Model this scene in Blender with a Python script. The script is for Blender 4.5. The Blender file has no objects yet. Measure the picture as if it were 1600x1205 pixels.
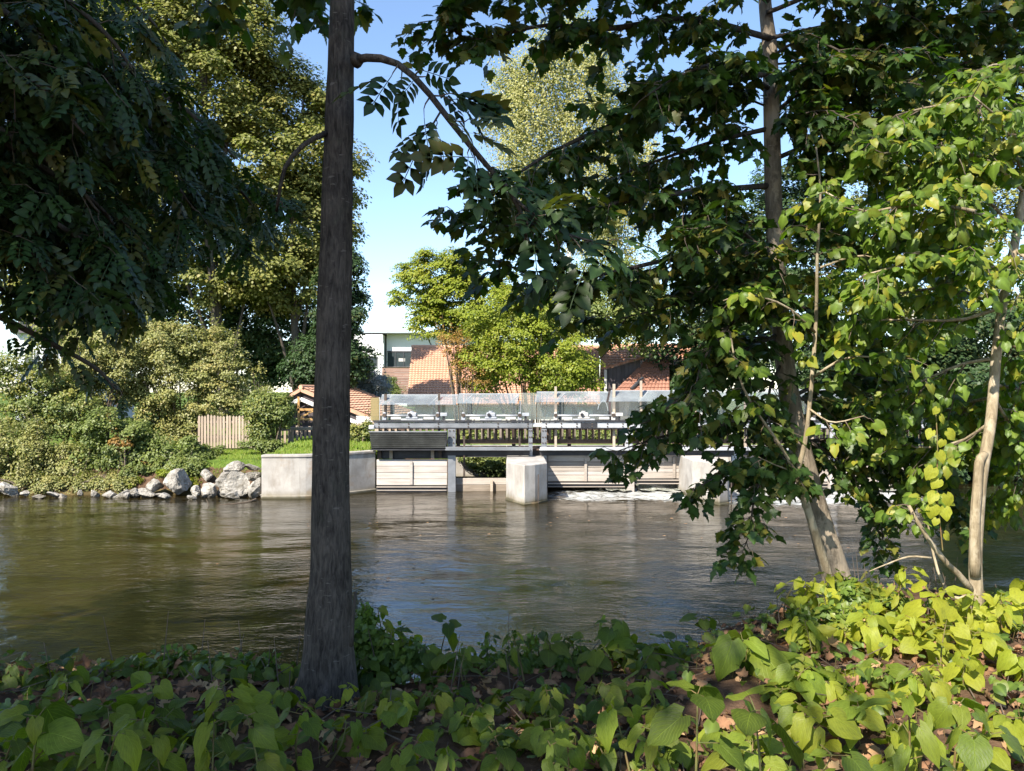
import bpy, math, random
import numpy as np
from mathutils import Vector, Matrix, noise as mnoise

SC = bpy.context.scene
COL = SC.collection
R = math.radians
CAMZ, F, HOR = 3.3, 1200.0, 610.0          # eye height above the water, focal length and horizon row (photo pixels)

# ---------------------------------------------------------------- camera, sky, sun, exposure
cam_d = bpy.data.cameras.new('camera')
cam = bpy.data.objects.new('camera', cam_d)
COL.objects.link(cam)
cam.location = (0, 0, CAMZ)
cam.rotation_euler = (R(90), 0, 0)
cam_d.sensor_width = 36.0
cam_d.lens = 36.0 * F / 1600.0
cam_d.shift_y = (HOR - 602.5) / 1600.0
cam_d.clip_start = 0.05
cam_d.clip_end = 3000
SC.camera = cam

SUN_EL, SUN_AZ = 42.0, 215.0               # azimuth clockwise from +Y: the sun stands behind the viewer, to the left
S = Vector((math.sin(R(SUN_AZ)) * math.cos(R(SUN_EL)), math.cos(R(SUN_AZ)) * math.cos(R(SUN_EL)), math.sin(R(SUN_EL))))
world = bpy.data.worlds.new('World')
SC.world = world
world.use_nodes = True
wn = world.node_tree
wn.nodes.clear()
sky = wn.nodes.new('ShaderNodeTexSky')
sky.sky_type = 'NISHITA'
sky.sun_disc = False
sky.sun_elevation = R(SUN_EL)
sky.sun_rotation = R(SUN_AZ)
sky.altitude = 500
sky.air_density = 1.0
sky.dust_density = 0.4
sky.ozone_density = 2.2
bg = wn.nodes.new('ShaderNodeBackground')
bg.inputs['Strength'].default_value = 0.13
wo = wn.nodes.new('ShaderNodeOutputWorld')
wn.links.new(sky.outputs[0], bg.inputs[0])
wn.links.new(bg.outputs[0], wo.inputs[0])
sun_d = bpy.data.lights.new('sun', 'SUN')
sun_d.energy = 5.0
sun_d.angle = R(0.5)
sun_d.color = (1.0, 0.93, 0.82)
sun = bpy.data.objects.new('sun', sun_d)
sun.rotation_euler = S.to_track_quat('Z', 'Y').to_euler()
sun.location = S * 60
COL.objects.link(sun)
SC.view_settings.view_transform = 'Standard'
SC.view_settings.look = 'None'
SC.view_settings.exposure = 1.2
SC.view_settings.gamma = 1.0
SC.view_settings.use_curve_mapping = False
SC.render.engine = 'CYCLES'
cy = SC.cycles
cy.max_bounces = 7
cy.diffuse_bounces = 3
cy.glossy_bounces = 3
cy.transmission_bounces = 4
cy.transparent_max_bounces = 10
cy.caustics_reflective = False
cy.caustics_refractive = False
cy.use_denoising = True
try:
    cy.denoiser = 'OPENIMAGEDENOISE'
    cy.denoising_input_passes = 'RGB_ALBEDO_NORMAL'
except Exception:
    pass
SC.render.use_persistent_data = False


# ---------------------------------------------------------------- helpers
def P(px, py, Y):
    """the place at distance Y that the photograph shows at this pixel"""
    return Vector(((px - 800.0) / F * Y, Y, CAMZ - (py - HOR) / F * Y))


def sm(a, b, x):
    t = np.clip((np.asarray(x, float) - a) / (b - a), 0, 1)
    return t * t * (3 - 2 * t)


def link(o, parent=None):
    COL.objects.link(o)
    if parent is not None:
        o.parent = parent
    return o


def thing(name, label, cat, loc=(0, 0, 0), group=None):
    o = bpy.data.objects.new(name, None)
    o.empty_display_size = 0.2
    o.location = loc
    o['label'] = label
    o['category'] = cat
    if group:
        o['group'] = group
    return link(o)


def tag(o, label, cat, group=None):
    o['label'] = label
    o['category'] = cat
    if group:
        o['group'] = group
    return o


def wloc(o):
    v = Vector((0, 0, 0))
    while o is not None:
        v += o.location
        o = o.parent
    return v


def mesh_from(name, v, f, mat=None, smooth=False):
    me = bpy.data.meshes.new(name)
    me.from_pydata([tuple(x) for x in v], [], [tuple(x) for x in f])
    me.update()
    if mat is not None:
        for m in (mat if isinstance(mat, (list, tuple)) else [mat]):
            me.materials.append(m)
    if smooth:
        me.polygons.foreach_set('use_smooth', [True] * len(me.polygons))
    return me


class MB:
    """collects shapes in world space, links them as ONE mesh object"""
    def __init__(self):
        self.v, self.f = [], []

    def add(self, v, f):
        n = len(self.v)
        self.v += [Vector(x) for x in v]
        self.f += [tuple(i + n for i in q) for q in f]
        return self

    def box(self, x0, x1, y0, y1, z0, z1, rot=None, piv=None):
        v = [Vector((x, y, z)) for z in (z0, z1) for y in (y0, y1) for x in (x0, x1)]
        if rot is not None:
            p = Vector(piv) if piv is not None else Vector(((x0 + x1) / 2, (y0 + y1) / 2, (z0 + z1) / 2))
            v = [rot @ (q - p) + p for q in v]
        return self.add(v, [(0, 2, 3, 1), (4, 5, 7, 6), (0, 1, 5, 4), (2, 6, 7, 3), (0, 4, 6, 2), (1, 3, 7, 5)])

    def bar(self, a, b, w, h, up=(0, 0, 1)):
        a, b = Vector(a), Vector(b)
        d = (b - a).normalized()
        u = Vector(up)
        s = d.cross(u)
        if s.length < 1e-4:
            s = d.cross(Vector((1, 0, 0)))
        s.normalize()
        u = s.cross(d).normalized()
        v = []
        for p in (a, b):
            for i, j in ((-1, -1), (1, -1), (1, 1), (-1, 1)):
                v.append(p + s * (i * w / 2) + u * (j * h / 2))
        return self.add(v, [(0, 1, 2, 3), (4, 7, 6, 5), (0, 4, 5, 1), (1, 5, 6, 2), (2, 6, 7, 3), (3, 7, 4, 0)])

    def prism(self, pts, z0, z1):
        n = len(pts)
        v = [(p[0], p[1], z0) for p in pts] + [(p[0], p[1], z1) for p in pts]
        f = [tuple(range(n - 1, -1, -1)), tuple(range(n, 2 * n))]
        f += [(i, (i + 1) % n, n + (i + 1) % n, n + i) for i in range(n)]
        return self.add(v, f)

    def tube(self, pts, rad, k=8, rough=0.0, seed=0, caps=True):
        pts = [Vector(p) for p in pts]
        n = len(pts)
        if not hasattr(rad, '__len__'):
            rad = [rad] * n
        t0 = (pts[1] - pts[0]).normalized()
        u = t0.orthogonal().normalized()
        v = []
        for i in range(n):
            t = (pts[min(i + 1, n - 1)] - pts[max(i - 1, 0)])
            t = t.normalized() if t.length > 1e-9 else t0
            u = (u - t * u.dot(t))
            u = u.normalized() if u.length > 1e-6 else t.orthogonal().normalized()
            w = t.cross(u)
            for j in range(k):
                a = 2 * math.pi * j / k
                r = rad[i]
                if rough:
                    q = pts[i] + (u * math.cos(a) + w * math.sin(a)) * r
                    r *= 1 + rough * mnoise.noise(Vector((q.x * 6, q.y * 6, q.z * 2.2 + seed)))
                v.append(pts[i] + (u * math.cos(a) + w * math.sin(a)) * r)
        f = []
        for i in range(n - 1):
            for j in range(k):
                a, b = i * k + j, i * k + (j + 1) % k
                f.append((a, b, b + k, a + k))
        if caps:
            f.append(tuple(range(k - 1, -1, -1)))
            f.append(tuple(range((n - 1) * k, n * k)))
        return self.add(v, f)

    def build(self, name, mat, parent=None, smooth=False, bevel=0.0, label=None):
        o0 = wloc(parent) if parent is not None else Vector((0, 0, 0))
        me = mesh_from(name, [p - o0 for p in self.v], self.f, mat, smooth)
        o = link(bpy.data.objects.new(name, me), parent)
        if bevel:
            m = o.modifiers.new('soft_edge', 'BEVEL')
            m.width = bevel
            m.segments = 2
            m.limit_method = 'ANGLE'
        if label:
            o['label'] = label
        return o


def structure(o):
    o['kind'] = 'structure'
    return o


def stuff(o):
    o['kind'] = 'stuff'
    return o


def spline(pts, n):
    """Catmull-Rom through the points, n samples"""
    p = [Vector(q) for q in pts]
    if len(p) == 2:
        return [p[0].lerp(p[1], i / (n - 1)) for i in range(n)]
    p = [p[0] * 2 - p[1]] + p + [p[-1] * 2 - p[-2]]
    m = len(p) - 3
    out = []
    for i in range(n):
        t = i / (n - 1) * m
        k = min(int(t), m - 1)
        t -= k
        a, b, c, d = p[k:k + 4]
        out.append(0.5 * ((2 * b) + (c - a) * t + (2 * a - 5 * b + 4 * c - d) * t * t + (3 * b - a - 3 * c + d) * t ** 3))
    return out


def lin(a, b, n):
    return [a + (b - a) * i / (n - 1) for i in range(n)]


# ---------------------------------------------------------------- materials
class NT:
    def __init__(self, name):
        self.m = bpy.data.materials.new(name)
        self.m.use_nodes = True
        self.t = self.m.node_tree
        self.t.nodes.clear()
        self.out = self.t.nodes.new('ShaderNodeOutputMaterial')

    def n(self, typ, ins=None, **kw):
        x = self.t.nodes.new(typ)
        for k, v in kw.items():
            setattr(x, k, v)
        for k, v in (ins or {}).items():
            if hasattr(v, 'node'):
                self.t.links.new(v, x.inputs[k])
            else:
                x.inputs[k].default_value = v
        return x

    def math(self, op, a, b=0.0, c=0.0):
        return self.n('ShaderNodeMath', {0: a, 1: b, 2: c}, operation=op).outputs[0]

    def noise(self, scale, detail=4, rough=0.55, vec=None, dist=0.0):
        d = {'Scale': scale, 'Detail': detail, 'Roughness': rough, 'Distortion': dist}
        if vec is not None:
            d['Vector'] = vec
        return self.n('ShaderNodeTexNoise', d).outputs['Fac']

    def ramp(self, fac, stops):
        r = self.n('ShaderNodeValToRGB', {'Fac': fac})
        e = r.color_ramp.elements
        while len(e) < len(stops):
            e.new(0.5)
        for i, (p, c) in enumerate(stops):
            e[i].position = p
            e[i].color = (c[0], c[1], c[2], 1)
        return r.outputs[0]

    def mix(self, fac, a, b, blend='MIX'):
        def col(c):
            return c if hasattr(c, 'node') else (c[0], c[1], c[2], 1)
        x = self.n('ShaderNodeMix', data_type='RGBA', blend_type=blend)
        for k, v in ((0, fac), (6, col(a)), (7, col(b))):
            if hasattr(v, 'node'):
                self.t.links.new(v, x.inputs[k])
            else:
                x.inputs[k].default_value = v
        return x.outputs[2]

    def pos(self):
        return self.n('ShaderNodeNewGeometry').outputs['Position']

    def objco(self):
        return self.n('ShaderNodeTexCoord').outputs['Object']

    def scaled(self, vec, s, rot=(0, 0, 0)):
        return self.n('ShaderNodeMapping', {'Vector': vec, 'Scale': s, 'Rotation': rot}).outputs[0]

    def bump(self, h, strength=0.5, dist=0.02):
        return self.n('ShaderNodeBump', {'Height': h, 'Strength': strength, 'Distance': dist}).outputs[0]

    def bsdf(self, color, rough=0.7, metal=0.0, normal=None, spec=0.4, **kw):
        c = color if hasattr(color, 'node') else (color[0], color[1], color[2], 1)
        d = {'Base Color': c, 'Roughness': rough, 'Metallic': metal, 'Specular IOR Level': spec}
        if normal is not None:
            d['Normal'] = normal
        d.update(kw)
        return self.n('ShaderNodeBsdfPrincipled', d).outputs[0]

    def done(self, sh):
        self.t.links.new(sh, self.out.inputs[0])
        return self.m


def m_plain(name, col, rough=0.6, metal=0.0, var=0.25, scale=3.0, bump=0.15, col2=None, spec=0.4):
    t = NT(name)
    p = t.pos()
    n = t.noise(scale, 5, 0.6, p)
    fine = t.noise(scale * 9, 3, 0.6, p)
    c2 = col2 or tuple(x * (1 - var) for x in col)
    c = t.mix(t.ramp(n, [(0.35, (0, 0, 0)), (0.68, (1, 1, 1))]), col, c2)
    return t.done(t.bsdf(c, rough, metal, t.bump(fine, bump, 0.01), spec))


def m_wood(name, a, b, axis='x', rough=0.75, scale=1.0, bump=0.35):
    """weathered wood: grain runs along the axis; each piece has its own tone"""
    t = NT(name)
    s = {'x': (1.2, 26, 26), 'y': (26, 1.2, 26), 'z': (26, 26, 1.2)}[axis]
    v = t.scaled(t.pos(), tuple(q * scale for q in s))
    g = t.noise(1.0, 6, 0.65, v, 0.4)
    big = t.noise(1.6, 3, 0.5, t.pos())
    rnd = t.n('ShaderNodeObjectInfo').outputs['Random']
    f = t.math('ADD', t.math('MULTIPLY', g, 0.55), t.math('ADD', t.math('MULTIPLY', big, 0.35), t.math('MULTIPLY', rnd, 0.25)))
    c = t.ramp(f, [(0.32, b), (0.8, a)])
    return t.done(t.bsdf(c, rough, 0, t.bump(g, bump, 0.01), 0.25))


def m_leaf(name, dark, light, yellow, trans=0.35, rough=0.45, tmul=(1.1, 1.5, 0.35), vein=0.35, spec=0.35, veins=False):
    """tint: r picks dark..light, g turns to yellow/brown, b is the midrib (attribute on joined leaves, object colour on single ones)"""
    t = NT(name)
    at = t.n('ShaderNodeAttribute', attribute_name='tint')
    sp = t.n('ShaderNodeSeparateColor', {0: at.outputs['Color']})
    oc = t.n('ShaderNodeSeparateColor', {0: t.n('ShaderNodeObjectInfo').outputs['Color']})
    r = t.math('ADD', sp.outputs[0], oc.outputs[0])
    g = t.math('ADD', sp.outputs[1], oc.outputs[1])
    c = t.mix(r, dark, light)
    c = t.mix(g, c, yellow)
    nrm = None
    if veins:
        uv = t.n('ShaderNodeUVMap', uv_map='leaf')
        su = t.n('ShaderNodeSeparateXYZ', {0: uv.outputs[0]})
        au = t.math('ABSOLUTE', su.outputs[0])
        w = t.math('SUBTRACT', su.outputs[1], t.math('MULTIPLY', au, 0.55))
        fr = t.math('ABSOLUTE', t.math('SUBTRACT', t.math('FRACT', t.math('MULTIPLY', w, 7.5)), 0.5))
        side = t.math('SUBTRACT', 1.0, t.math('MULTIPLY', t.n('ShaderNodeMath', {0: fr, 1: 9.0}, operation='MULTIPLY', use_clamp=True).outputs[0], 1.0))
        mid = t.n('ShaderNodeMath', {0: 1.0, 1: t.math('MULTIPLY', au, 28.0)}, operation='SUBTRACT', use_clamp=True).outputs[0]
        vv = t.math('MAXIMUM', t.math('MULTIPLY', side, 0.55), mid)
        blot = t.noise(3.0, 4, 0.6, t.scaled(uv.outputs[0], (1.4, 1.4, 1)))
        c = t.mix(t.math('MULTIPLY', t.ramp(blot, [(0.45, (0, 0, 0)), (0.75, (1, 1, 1))]), 0.35), c, tuple(x * 0.55 for x in dark))
        spots = t.noise(9.0, 3, 0.6, uv.outputs[0])
        c = t.mix(t.ramp(spots, [(0.66, (0, 0, 0)), (0.72, (0.75, 0.75, 0.75))]), c, (0.09, 0.05, 0.02))
        c = t.mix(t.math('MULTIPLY', vv, 0.26), c, tuple(min(1, x * 2.0) for x in light))
        puff = t.math('ADD', t.math('MULTIPLY', vv, -1.0), t.math('MULTIPLY', t.noise(6.0, 2, 0.5, uv.outputs[0]), 0.6))
        nrm = t.bump(puff, 0.35, 0.006)
    elif vein:
        c = t.mix(t.math('MULTIPLY', sp.outputs[2], vein), c, tuple(min(1, x * 1.7) for x in light))
    b = t.bsdf(c, rough, 0, nrm, spec)
    tc = t.mix(1.0, c, tmul, 'MULTIPLY')
    d = {'Color': tc}
    if nrm is not None:
        d['Normal'] = nrm
    tr = t.n('ShaderNodeBsdfTranslucent', d).outputs[0]
    return t.done(t.n('ShaderNodeMixShader', {0: trans, 1: b, 2: tr}).outputs[0])


def m_bark(name, a, b, lent=None, scale=1.0, bump=0.9, moss=None, pale=None):
    t = NT(name)
    p = t.pos()
    v = t.scaled(p, (34 * scale, 34 * scale, 6.5 * scale))
    fiss = t.noise(1.0, 6, 0.65, v, 0.6)
    big = t.noise(2.2 * scale, 4, 0.6, p)
    c = t.ramp(t.math('ADD', t.math('MULTIPLY', fiss, 0.6), t.math('MULTIPLY', big, 0.4)), [(0.38, b), (0.60, a)])
    if moss:
        c = t.mix(t.ramp(t.noise(3.4, 6, .7, p), [(.56, (0, 0, 0)), (.70, (.7, .7, .7))]), c, moss)
    if pale:
        c = t.mix(t.ramp(t.noise(4.6, 5, .7, t.scaled(p, (1, 1, .6))), [(.50, (0, 0, 0)), (.58, (.85, .85, .85))]), c, pale)
    if lent:
        l = t.noise(1.0, 2, 0.4, t.scaled(p, (16, 16, 60)))
        c = t.mix(t.ramp(l, [(0.68, (0, 0, 0)), (0.74, (0.7, 0.7, 0.7))]), c, lent)
    return t.done(t.bsdf(c, 0.85, 0, t.bump(fiss, bump, 0.012), 0.2))


M = {}
M['ash_bark'] = m_bark('ash_bark', (0.108, 0.090, 0.074), (0.022, 0.018, 0.015), lent=(0.17, 0.15, 0.13), scale=1.9, bump=1.0, moss=(0.052, 0.055, 0.038))
M['maple_bark'] = m_bark('maple_bark', (0.25, 0.20, 0.145), (0.085, 0.068, 0.05), lent=(0.36, 0.31, 0.24), scale=1.1, pale=(0.36, 0.29, 0.21))
M['pale_bark'] = m_bark('pale_bark', (0.34, 0.275, 0.18), (0.15, 0.115, 0.07), lent=(0.16, 0.125, 0.08), scale=1.2, bump=0.6, pale=(0.40, 0.34, 0.24))
M['limb_bark'] = m_bark('limb_bark', (0.085, 0.07, 0.055), (0.035, 0.03, 0.025))
M['dark_bark'] = m_bark('dark_bark', (0.12, 0.1, 0.08), (0.05, 0.042, 0.035))
M['twig'] = m_plain('twig', (0.14, 0.105, 0.075), 0.8, var=0.4, scale=12)
M['stem'] = m_plain('stem', (0.13, 0.15, 0.045), 0.6, var=0.3, scale=14, col2=(0.16, 0.08, 0.035))
M['maple_leaf'] = m_leaf('maple_leaf', (0.016, 0.036, 0.010), (0.055, 0.105, 0.020), (0.22, 0.17, 0.03), trans=0.32)
M['bright_leaf'] = m_leaf('bright_leaf', (0.040, 0.080, 0.012), (0.150, 0.225, 0.030), (0.36, 0.32, 0.04), trans=0.44)
M['ash_leaf'] = m_leaf('ash_leaf', (0.010, 0.024, 0.009), (0.035, 0.070, 0.018), (0.16, 0.13, 0.03), trans=0.25)
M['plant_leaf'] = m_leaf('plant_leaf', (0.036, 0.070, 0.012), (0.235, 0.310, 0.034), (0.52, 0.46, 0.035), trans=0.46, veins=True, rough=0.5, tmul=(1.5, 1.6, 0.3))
M['cover_leaf'] = m_leaf('cover_leaf', (0.042, 0.078, 0.014), (0.13, 0.19, 0.03), (0.30, 0.27, 0.04), trans=0.3)
M['litter_leaf'] = m_leaf('litter_leaf', (0.085, 0.042, 0.025), (0.29, 0.155, 0.085), (0.48, 0.33, 0.17), trans=0.12, rough=0.8, tmul=(1.2, 0.9, 0.6), spec=0.15)
M['linden'] = m_leaf('linden', (0.070, 0.090, 0.022), (0.205, 0.205, 0.056), (0.32, 0.22, 0.06), trans=0.26, spec=0.2)
M['dark_tree'] = m_leaf('dark_tree', (0.016, 0.034, 0.016), (0.045, 0.078, 0.026), (0.12, 0.10, 0.03), trans=0.2, spec=0.2)
M['birch'] = m_leaf('birch', (0.155, 0.16, 0.052), (0.32, 0.305, 0.115), (0.40, 0.33, 0.11), trans=0.28, spec=0.3)
M['yellow_tree'] = m_leaf('yellow_tree', (0.085, 0.12, 0.012), (0.22, 0.25, 0.025), (0.32, 0.22, 0.035), trans=0.3, spec=0.25)
M['hazel'] = m_leaf('hazel', (0.088, 0.102, 0.030), (0.255, 0.250, 0.080), (0.34, 0.23, 0.07), trans=0.22, spec=0.3)
M['green_shrub'] = m_leaf('green_shrub', (0.040, 0.068, 0.017), (0.160, 0.190, 0.048), (0.28, 0.24, 0.05), trans=0.25, spec=0.3)
M['grey_shrub'] = m_leaf('grey_shrub', (0.10, 0.12, 0.14), (0.26, 0.29, 0.31), (0.28, 0.26, 0.2), trans=0.15, spec=0.3)
M['rust_leaf'] = m_leaf('rust_leaf', (0.11, 0.06, 0.018), (0.26, 0.16, 0.04), (0.30, 0.14, 0.03), trans=0.2, spec=0.2)
M['grass'] = m_leaf('grass', (0.065, 0.125, 0.014), (0.19, 0.27, 0.03), (0.30, 0.26, 0.08), trans=0.3, spec=0.25)


# ---------------------------------------------------------------- leaf shapes: base at 0, tip at +Y 1, upper side +Z
def tpl_kite(w=0.36, fold=0.10):
    v = np.array([(0, 0, 0), (w, .45, fold), (0, 1, -.06), (-w, .45, fold)], float)
    return v, np.array([(0, 1, 2), (0, 2, 3)]), np.array([1., 0, 0.6, 0])


def tpl_maple(curl=0.25, seed=0):
    h = [(.10, -.05), (.33, .03), (.29, .13), (.38, .22), (.57, .40), (.44, .43), (.38, .52), (.27, .54), (.32, .71), (.19, .70), (.14, .82)]
    out = [(0, 0.0)] + h + [(0, 1.0)] + [(-x, y) for x, y in reversed(h)]
    rg = np.random.default_rng(seed)
    v = [(0, .34, 0)]
    for x, y in out:
        x *= 1 + rg.normal(0, .05)
        y += rg.normal(0, .012)
        v.append((x, y, .20 * abs(x) ** .8 * .6 - curl * (y - .2) ** 2 * .8 - curl * x * x * .9 + rg.normal(0, .015)))
    n = len(out)
    f = [(0, 1 + i, 1 + (i + 1) % n) for i in range(n)]
    f = [(a, c, b) for a, b, c in f][::1]
    b = np.zeros(len(v)); b[0] = 1; b[1] = 1; b[1 + n // 2] = .5
    v = np.array(v, float)
    f = np.array(f)
    e = np.cross(v[f[0, 1]] - v[f[0, 0]], v[f[0, 2]] - v[f[0, 0]])
    if e[2] < 0:
        f = f[:, ::-1]
    return v, f, b


HEART_T = [0.0, .10, .26, .44, .62, .80, .92, 1.0]
HEART_W = [.16, .37, .46, .455, .385, .245, .11, .012]


def tpl_heart(seed=0, curl=0.3, fold=0.22, lean=0.0, wide=1.0):
    rg = np.random.default_rng(seed)
    v, uv = [], []
    ph, k = rg.uniform(0, 6), rg.uniform(5, 8)
    for i, (t, w) in enumerate(zip(HEART_T, HEART_W)):
        w = w * wide * (1 + rg.normal(0, .06))
        base = .10 * (1 - t) ** 3
        for s in (-1, -.5, 0, .5, 1):
            x = s * w + lean * (t - .2) ** 2 * .4
            y = t + base * (1 - abs(s) * 1.9) if i < 2 else t
            z = fold * abs(s) * w - curl * t * t - .35 * curl * (s * w) ** 2 * 3
            z += .035 * math.sin(k * t * 2 + ph) * abs(s) + rg.normal(0, .010)
            x *= 1 + (rg.normal(0, .05) if abs(s) == 1 else 0)
            v.append((x, y, z))
            uv.append((s, t))
    f = []
    for i in range(len(HEART_T) - 1):
        for j in range(4):
            a = i * 5 + j
            f += [(a, a + 1, a + 6), (a, a + 6, a + 5)]
    return np.array(v, float), np.array(f), np.array([1. if abs(u[0]) < .1 else 0. for u in uv]), np.array(uv, float)


def tpl_pinnate(n=4, lw=0.62, ll=0.36, seed=0):
    """an ash leaf: leaflets in pairs on one rachis, all joined"""
    rg = np.random.default_rng(seed)
    v, f, b = [], [], []
    ys = [0.0] + [0.22 + 0.62 * i / (n - 1) for i in range(n)] + [0.90]
    r = .009
    for y in ys:
        z = -.22 * y * y
        v += [(-r, y, z), (r, y, z)]
        b += [1, 1]
    for i in range(len(ys) - 1):
        a = 2 * i
        f += [(a, a + 1, a + 3), (a, a + 3, a + 2)]

    def leaflet(root, d, size):
        d = np.array(d, float) / np.linalg.norm(d)
        side = np.cross(d, (0, 0, 1.0))
        side /= np.linalg.norm(side)
        p = np.array(v[root], float)
        k = len(v)
        w = lw * size * .5
        for t, s, z in ((.30, 1, .02), (.62, .9, .0), (1.0, 0, -.09), (.62, -.9, .0), (.30, -1, .02), (.5, 0, -.03)):
            q = p + d * size * t + side * w * s + np.array((0, 0, z * size * 2 + rg.normal(0, .008)))
            v.append(tuple(q))
            b.append(1 if s == 0 else 0)
        o = [root] + list(range(k, k + 5))
        c = k + 5
        for i in range(6):
            f.append((c, o[(i + 1) % 6], o[i]))
    for i in range(1, n + 1):
        s = ll * (1 - .25 * abs(i - n * .6) / n) * (1 + rg.normal(0, .07))
        leaflet(2 * i + 1, (1, .62 + rg.normal(0, .1), -.12), s)
        leaflet(2 * i, (-1, .62 + rg.normal(0, .1), -.12), s)
    leaflet(2 * (n + 1) + 1, (0.05, 1, -.25), ll * .95)
    return np.array(v, float), np.array(f), np.array(b, float)


def unit(a):
    return a / np.maximum(np.linalg.norm(a, axis=-1, keepdims=True), 1e-9)


def frames(d, n):
    """columns: side, along, normal"""
    d = unit(d)
    s = unit(np.cross(d, n))
    return s, d, np.cross(s, d)


def leaves_object(name, tpl, pos, d, nrm, size, tint, mat, parent=None):
    """all leaves joined into one mesh; tpl may be one shape or a list of shapes of equal size"""
    tpls = tpl if isinstance(tpl, list) else [tpl]
    s, a, n = frames(d, nrm)
    N = len(pos)
    which = np.arange(N) % len(tpls)
    tv = np.stack([x[0] for x in tpls])[which]               # N,V,3
    V = tv.shape[1]
    w = pos[:, None, :] + size[:, None, None] * (tv[:, :, 0:1] * s[:, None, :] + tv[:, :, 1:2] * a[:, None, :] + tv[:, :, 2:3] * n[:, None, :])
    if parent is not None:
        w = w - np.array(wloc(parent))
    f = tpls[0][1]
    T = len(f)
    faces = (f[None] + (np.arange(N) * V)[:, None, None]).reshape(-1)
    me = bpy.data.meshes.new(name)
    me.vertices.add(N * V)
    me.vertices.foreach_set('co', w.reshape(-1).astype(np.float32))
    me.loops.add(N * T * 3)
    me.loops.foreach_set('vertex_index', faces.astype(np.int32))
    me.polygons.add(N * T)
    me.polygons.foreach_set('loop_start', np.arange(0, N * T * 3, 3, dtype=np.int32))
    me.polygons.foreach_set('use_smooth', np.ones(N * T, dtype=bool))
    at = me.attributes.new('tint', 'FLOAT_COLOR', 'POINT')
    c = np.ones((N, V, 4), np.float32)
    c[:, :, 0] = np.clip(tint[:, 0:1], 0, 1)
    c[:, :, 1] = np.clip(tint[:, 1:2], 0, 1)
    c[:, :, 2] = np.stack([x[2] for x in tpls])[which]
    at.data.foreach_set('color', c.reshape(-1))
    me.update(calc_edges=True)
    me.materials.append(mat)
    o = bpy.data.objects.new(name, me)
    o.color = (0, 0, 0, 1)
    return link(o, parent)


def leaf_mesh(name, tpl, mat):
    me = mesh_from(name, tpl[0], tpl[1].tolist(), mat, True)
    at = me.attributes.new('tint', 'FLOAT_COLOR', 'POINT')
    c = np.zeros((len(tpl[0]), 4), np.float32)
    c[:, 2] = tpl[2]
    c[:, 3] = 1
    at.data.foreach_set('color', c.reshape(-1))
    if len(tpl) > 3:
        uv = me.uv_layers.new(name='leaf')
        li = np.empty(len(me.loops), np.int32)
        me.loops.foreach_get('vertex_index', li)
        uv.data.foreach_set('uv', tpl[3][li].reshape(-1).astype(np.float32))
    return me


def leaf_object(me, pos, d, nrm, size, tint, parent, name='leaf'):
    s, a, n = frames(np.asarray(d, float)[None], np.asarray(nrm, float)[None])
    s, a, n = s[0], a[0], n[0]
    o = bpy.data.objects.new(name, me)
    p = Vector(pos) - wloc(parent)
    o.matrix_basis = Matrix(((s[0] * size, a[0] * size, n[0] * size, p.x), (s[1] * size, a[1] * size, n[1] * size, p.y),
                             (s[2] * size, a[2] * size, n[2] * size, p.z), (0, 0, 0, 1)))
    o.color = (tint[0], tint[1], 0, 1)
    return link(o, parent)


def foliage(root, tpls, meshes, L, mat, nparts=300, mindepth=0.0):
    """L: dict of arrays. The leaves that show largest become single parts, the rest one part of kind stuff"""
    pos, d, n, size, tint = L
    px = 800 + pos[:, 0] / pos[:, 1] * F
    py = HOR - (pos[:, 2] - CAMZ) / pos[:, 1] * F
    inside = (px > -10) & (px < 1610) & (py > -10) & (py < 1215) & (pos[:, 1] > .5)
    score = np.where(inside, size / np.maximum(pos[:, 1], .3), 0)
    order = np.argsort(-score)
    k = int(min(nparts, (score > 0).sum()))
    for i in order[:k]:
        leaf_object(meshes[int(i) % len(meshes)], pos[i], d[i], n[i], float(size[i]), tint[i], root)
    rest = order[k:]
    if len(rest):
        stuff(leaves_object('foliage', tpls, pos[rest], d[rest], n[rest], size[rest], tint[rest], mat, root))


MAPLE = [tpl_maple(.25, 1), tpl_maple(.45, 2), tpl_maple(.1, 3)]
KITE = [tpl_kite()]
BROAD = [tpl_kite(.46, .05), tpl_kite(.40, .14)]
PINN = [tpl_pinnate(4, seed=1), tpl_pinnate(4, seed=2)]
HEARTS = [tpl_heart(1), tpl_heart(2, .5, .15, .5), tpl_heart(3, .15, .3, -.5, .85), tpl_heart(4, .8, .28, .2), tpl_heart(5, .35, .1, -.2, 1.15), tpl_heart(6, .25, .36, .3, .75),
          tpl_heart(7, .6, .40, -.3, .9), tpl_heart(8, .9, .18, .4, 1.05), tpl_heart(9, -.2, .3, .1, .8)]
NARROW = [tpl_heart(20, .5, .3, .2, .52), tpl_heart(21, .8, .35, -.3, .58), tpl_heart(22, .2, .25, .1, .48)]
ME_MAPLE = [leaf_mesh('maple_leaf', t, M['maple_leaf']) for t in MAPLE]
ME_PINN = [leaf_mesh('ash_leaf', t, M['ash_leaf']) for t in PINN]
ME_NARROW = [leaf_mesh('narrow_leaf', t, M['plant_leaf']) for t in NARROW]
ME_HEART = [leaf_mesh('heart_leaf', t, M['plant_leaf']) for t in HEARTS]

# ================================================================ THE SETTING
YW = 25.0                                   # front of the weir
WALL = [(-7.62, 23.35), (-6.6, 23.38), (-5.95, 23.62), (-5.2, 24.3), (-4.45, 25.05)]


def near_edge(x):
    return 4.72 + 1.65 * sm(0.6, 2.7, x) + 0.12 * np.sin(np.asarray(x) * 2.3) + .25 * sm(3, 6, x)


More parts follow.
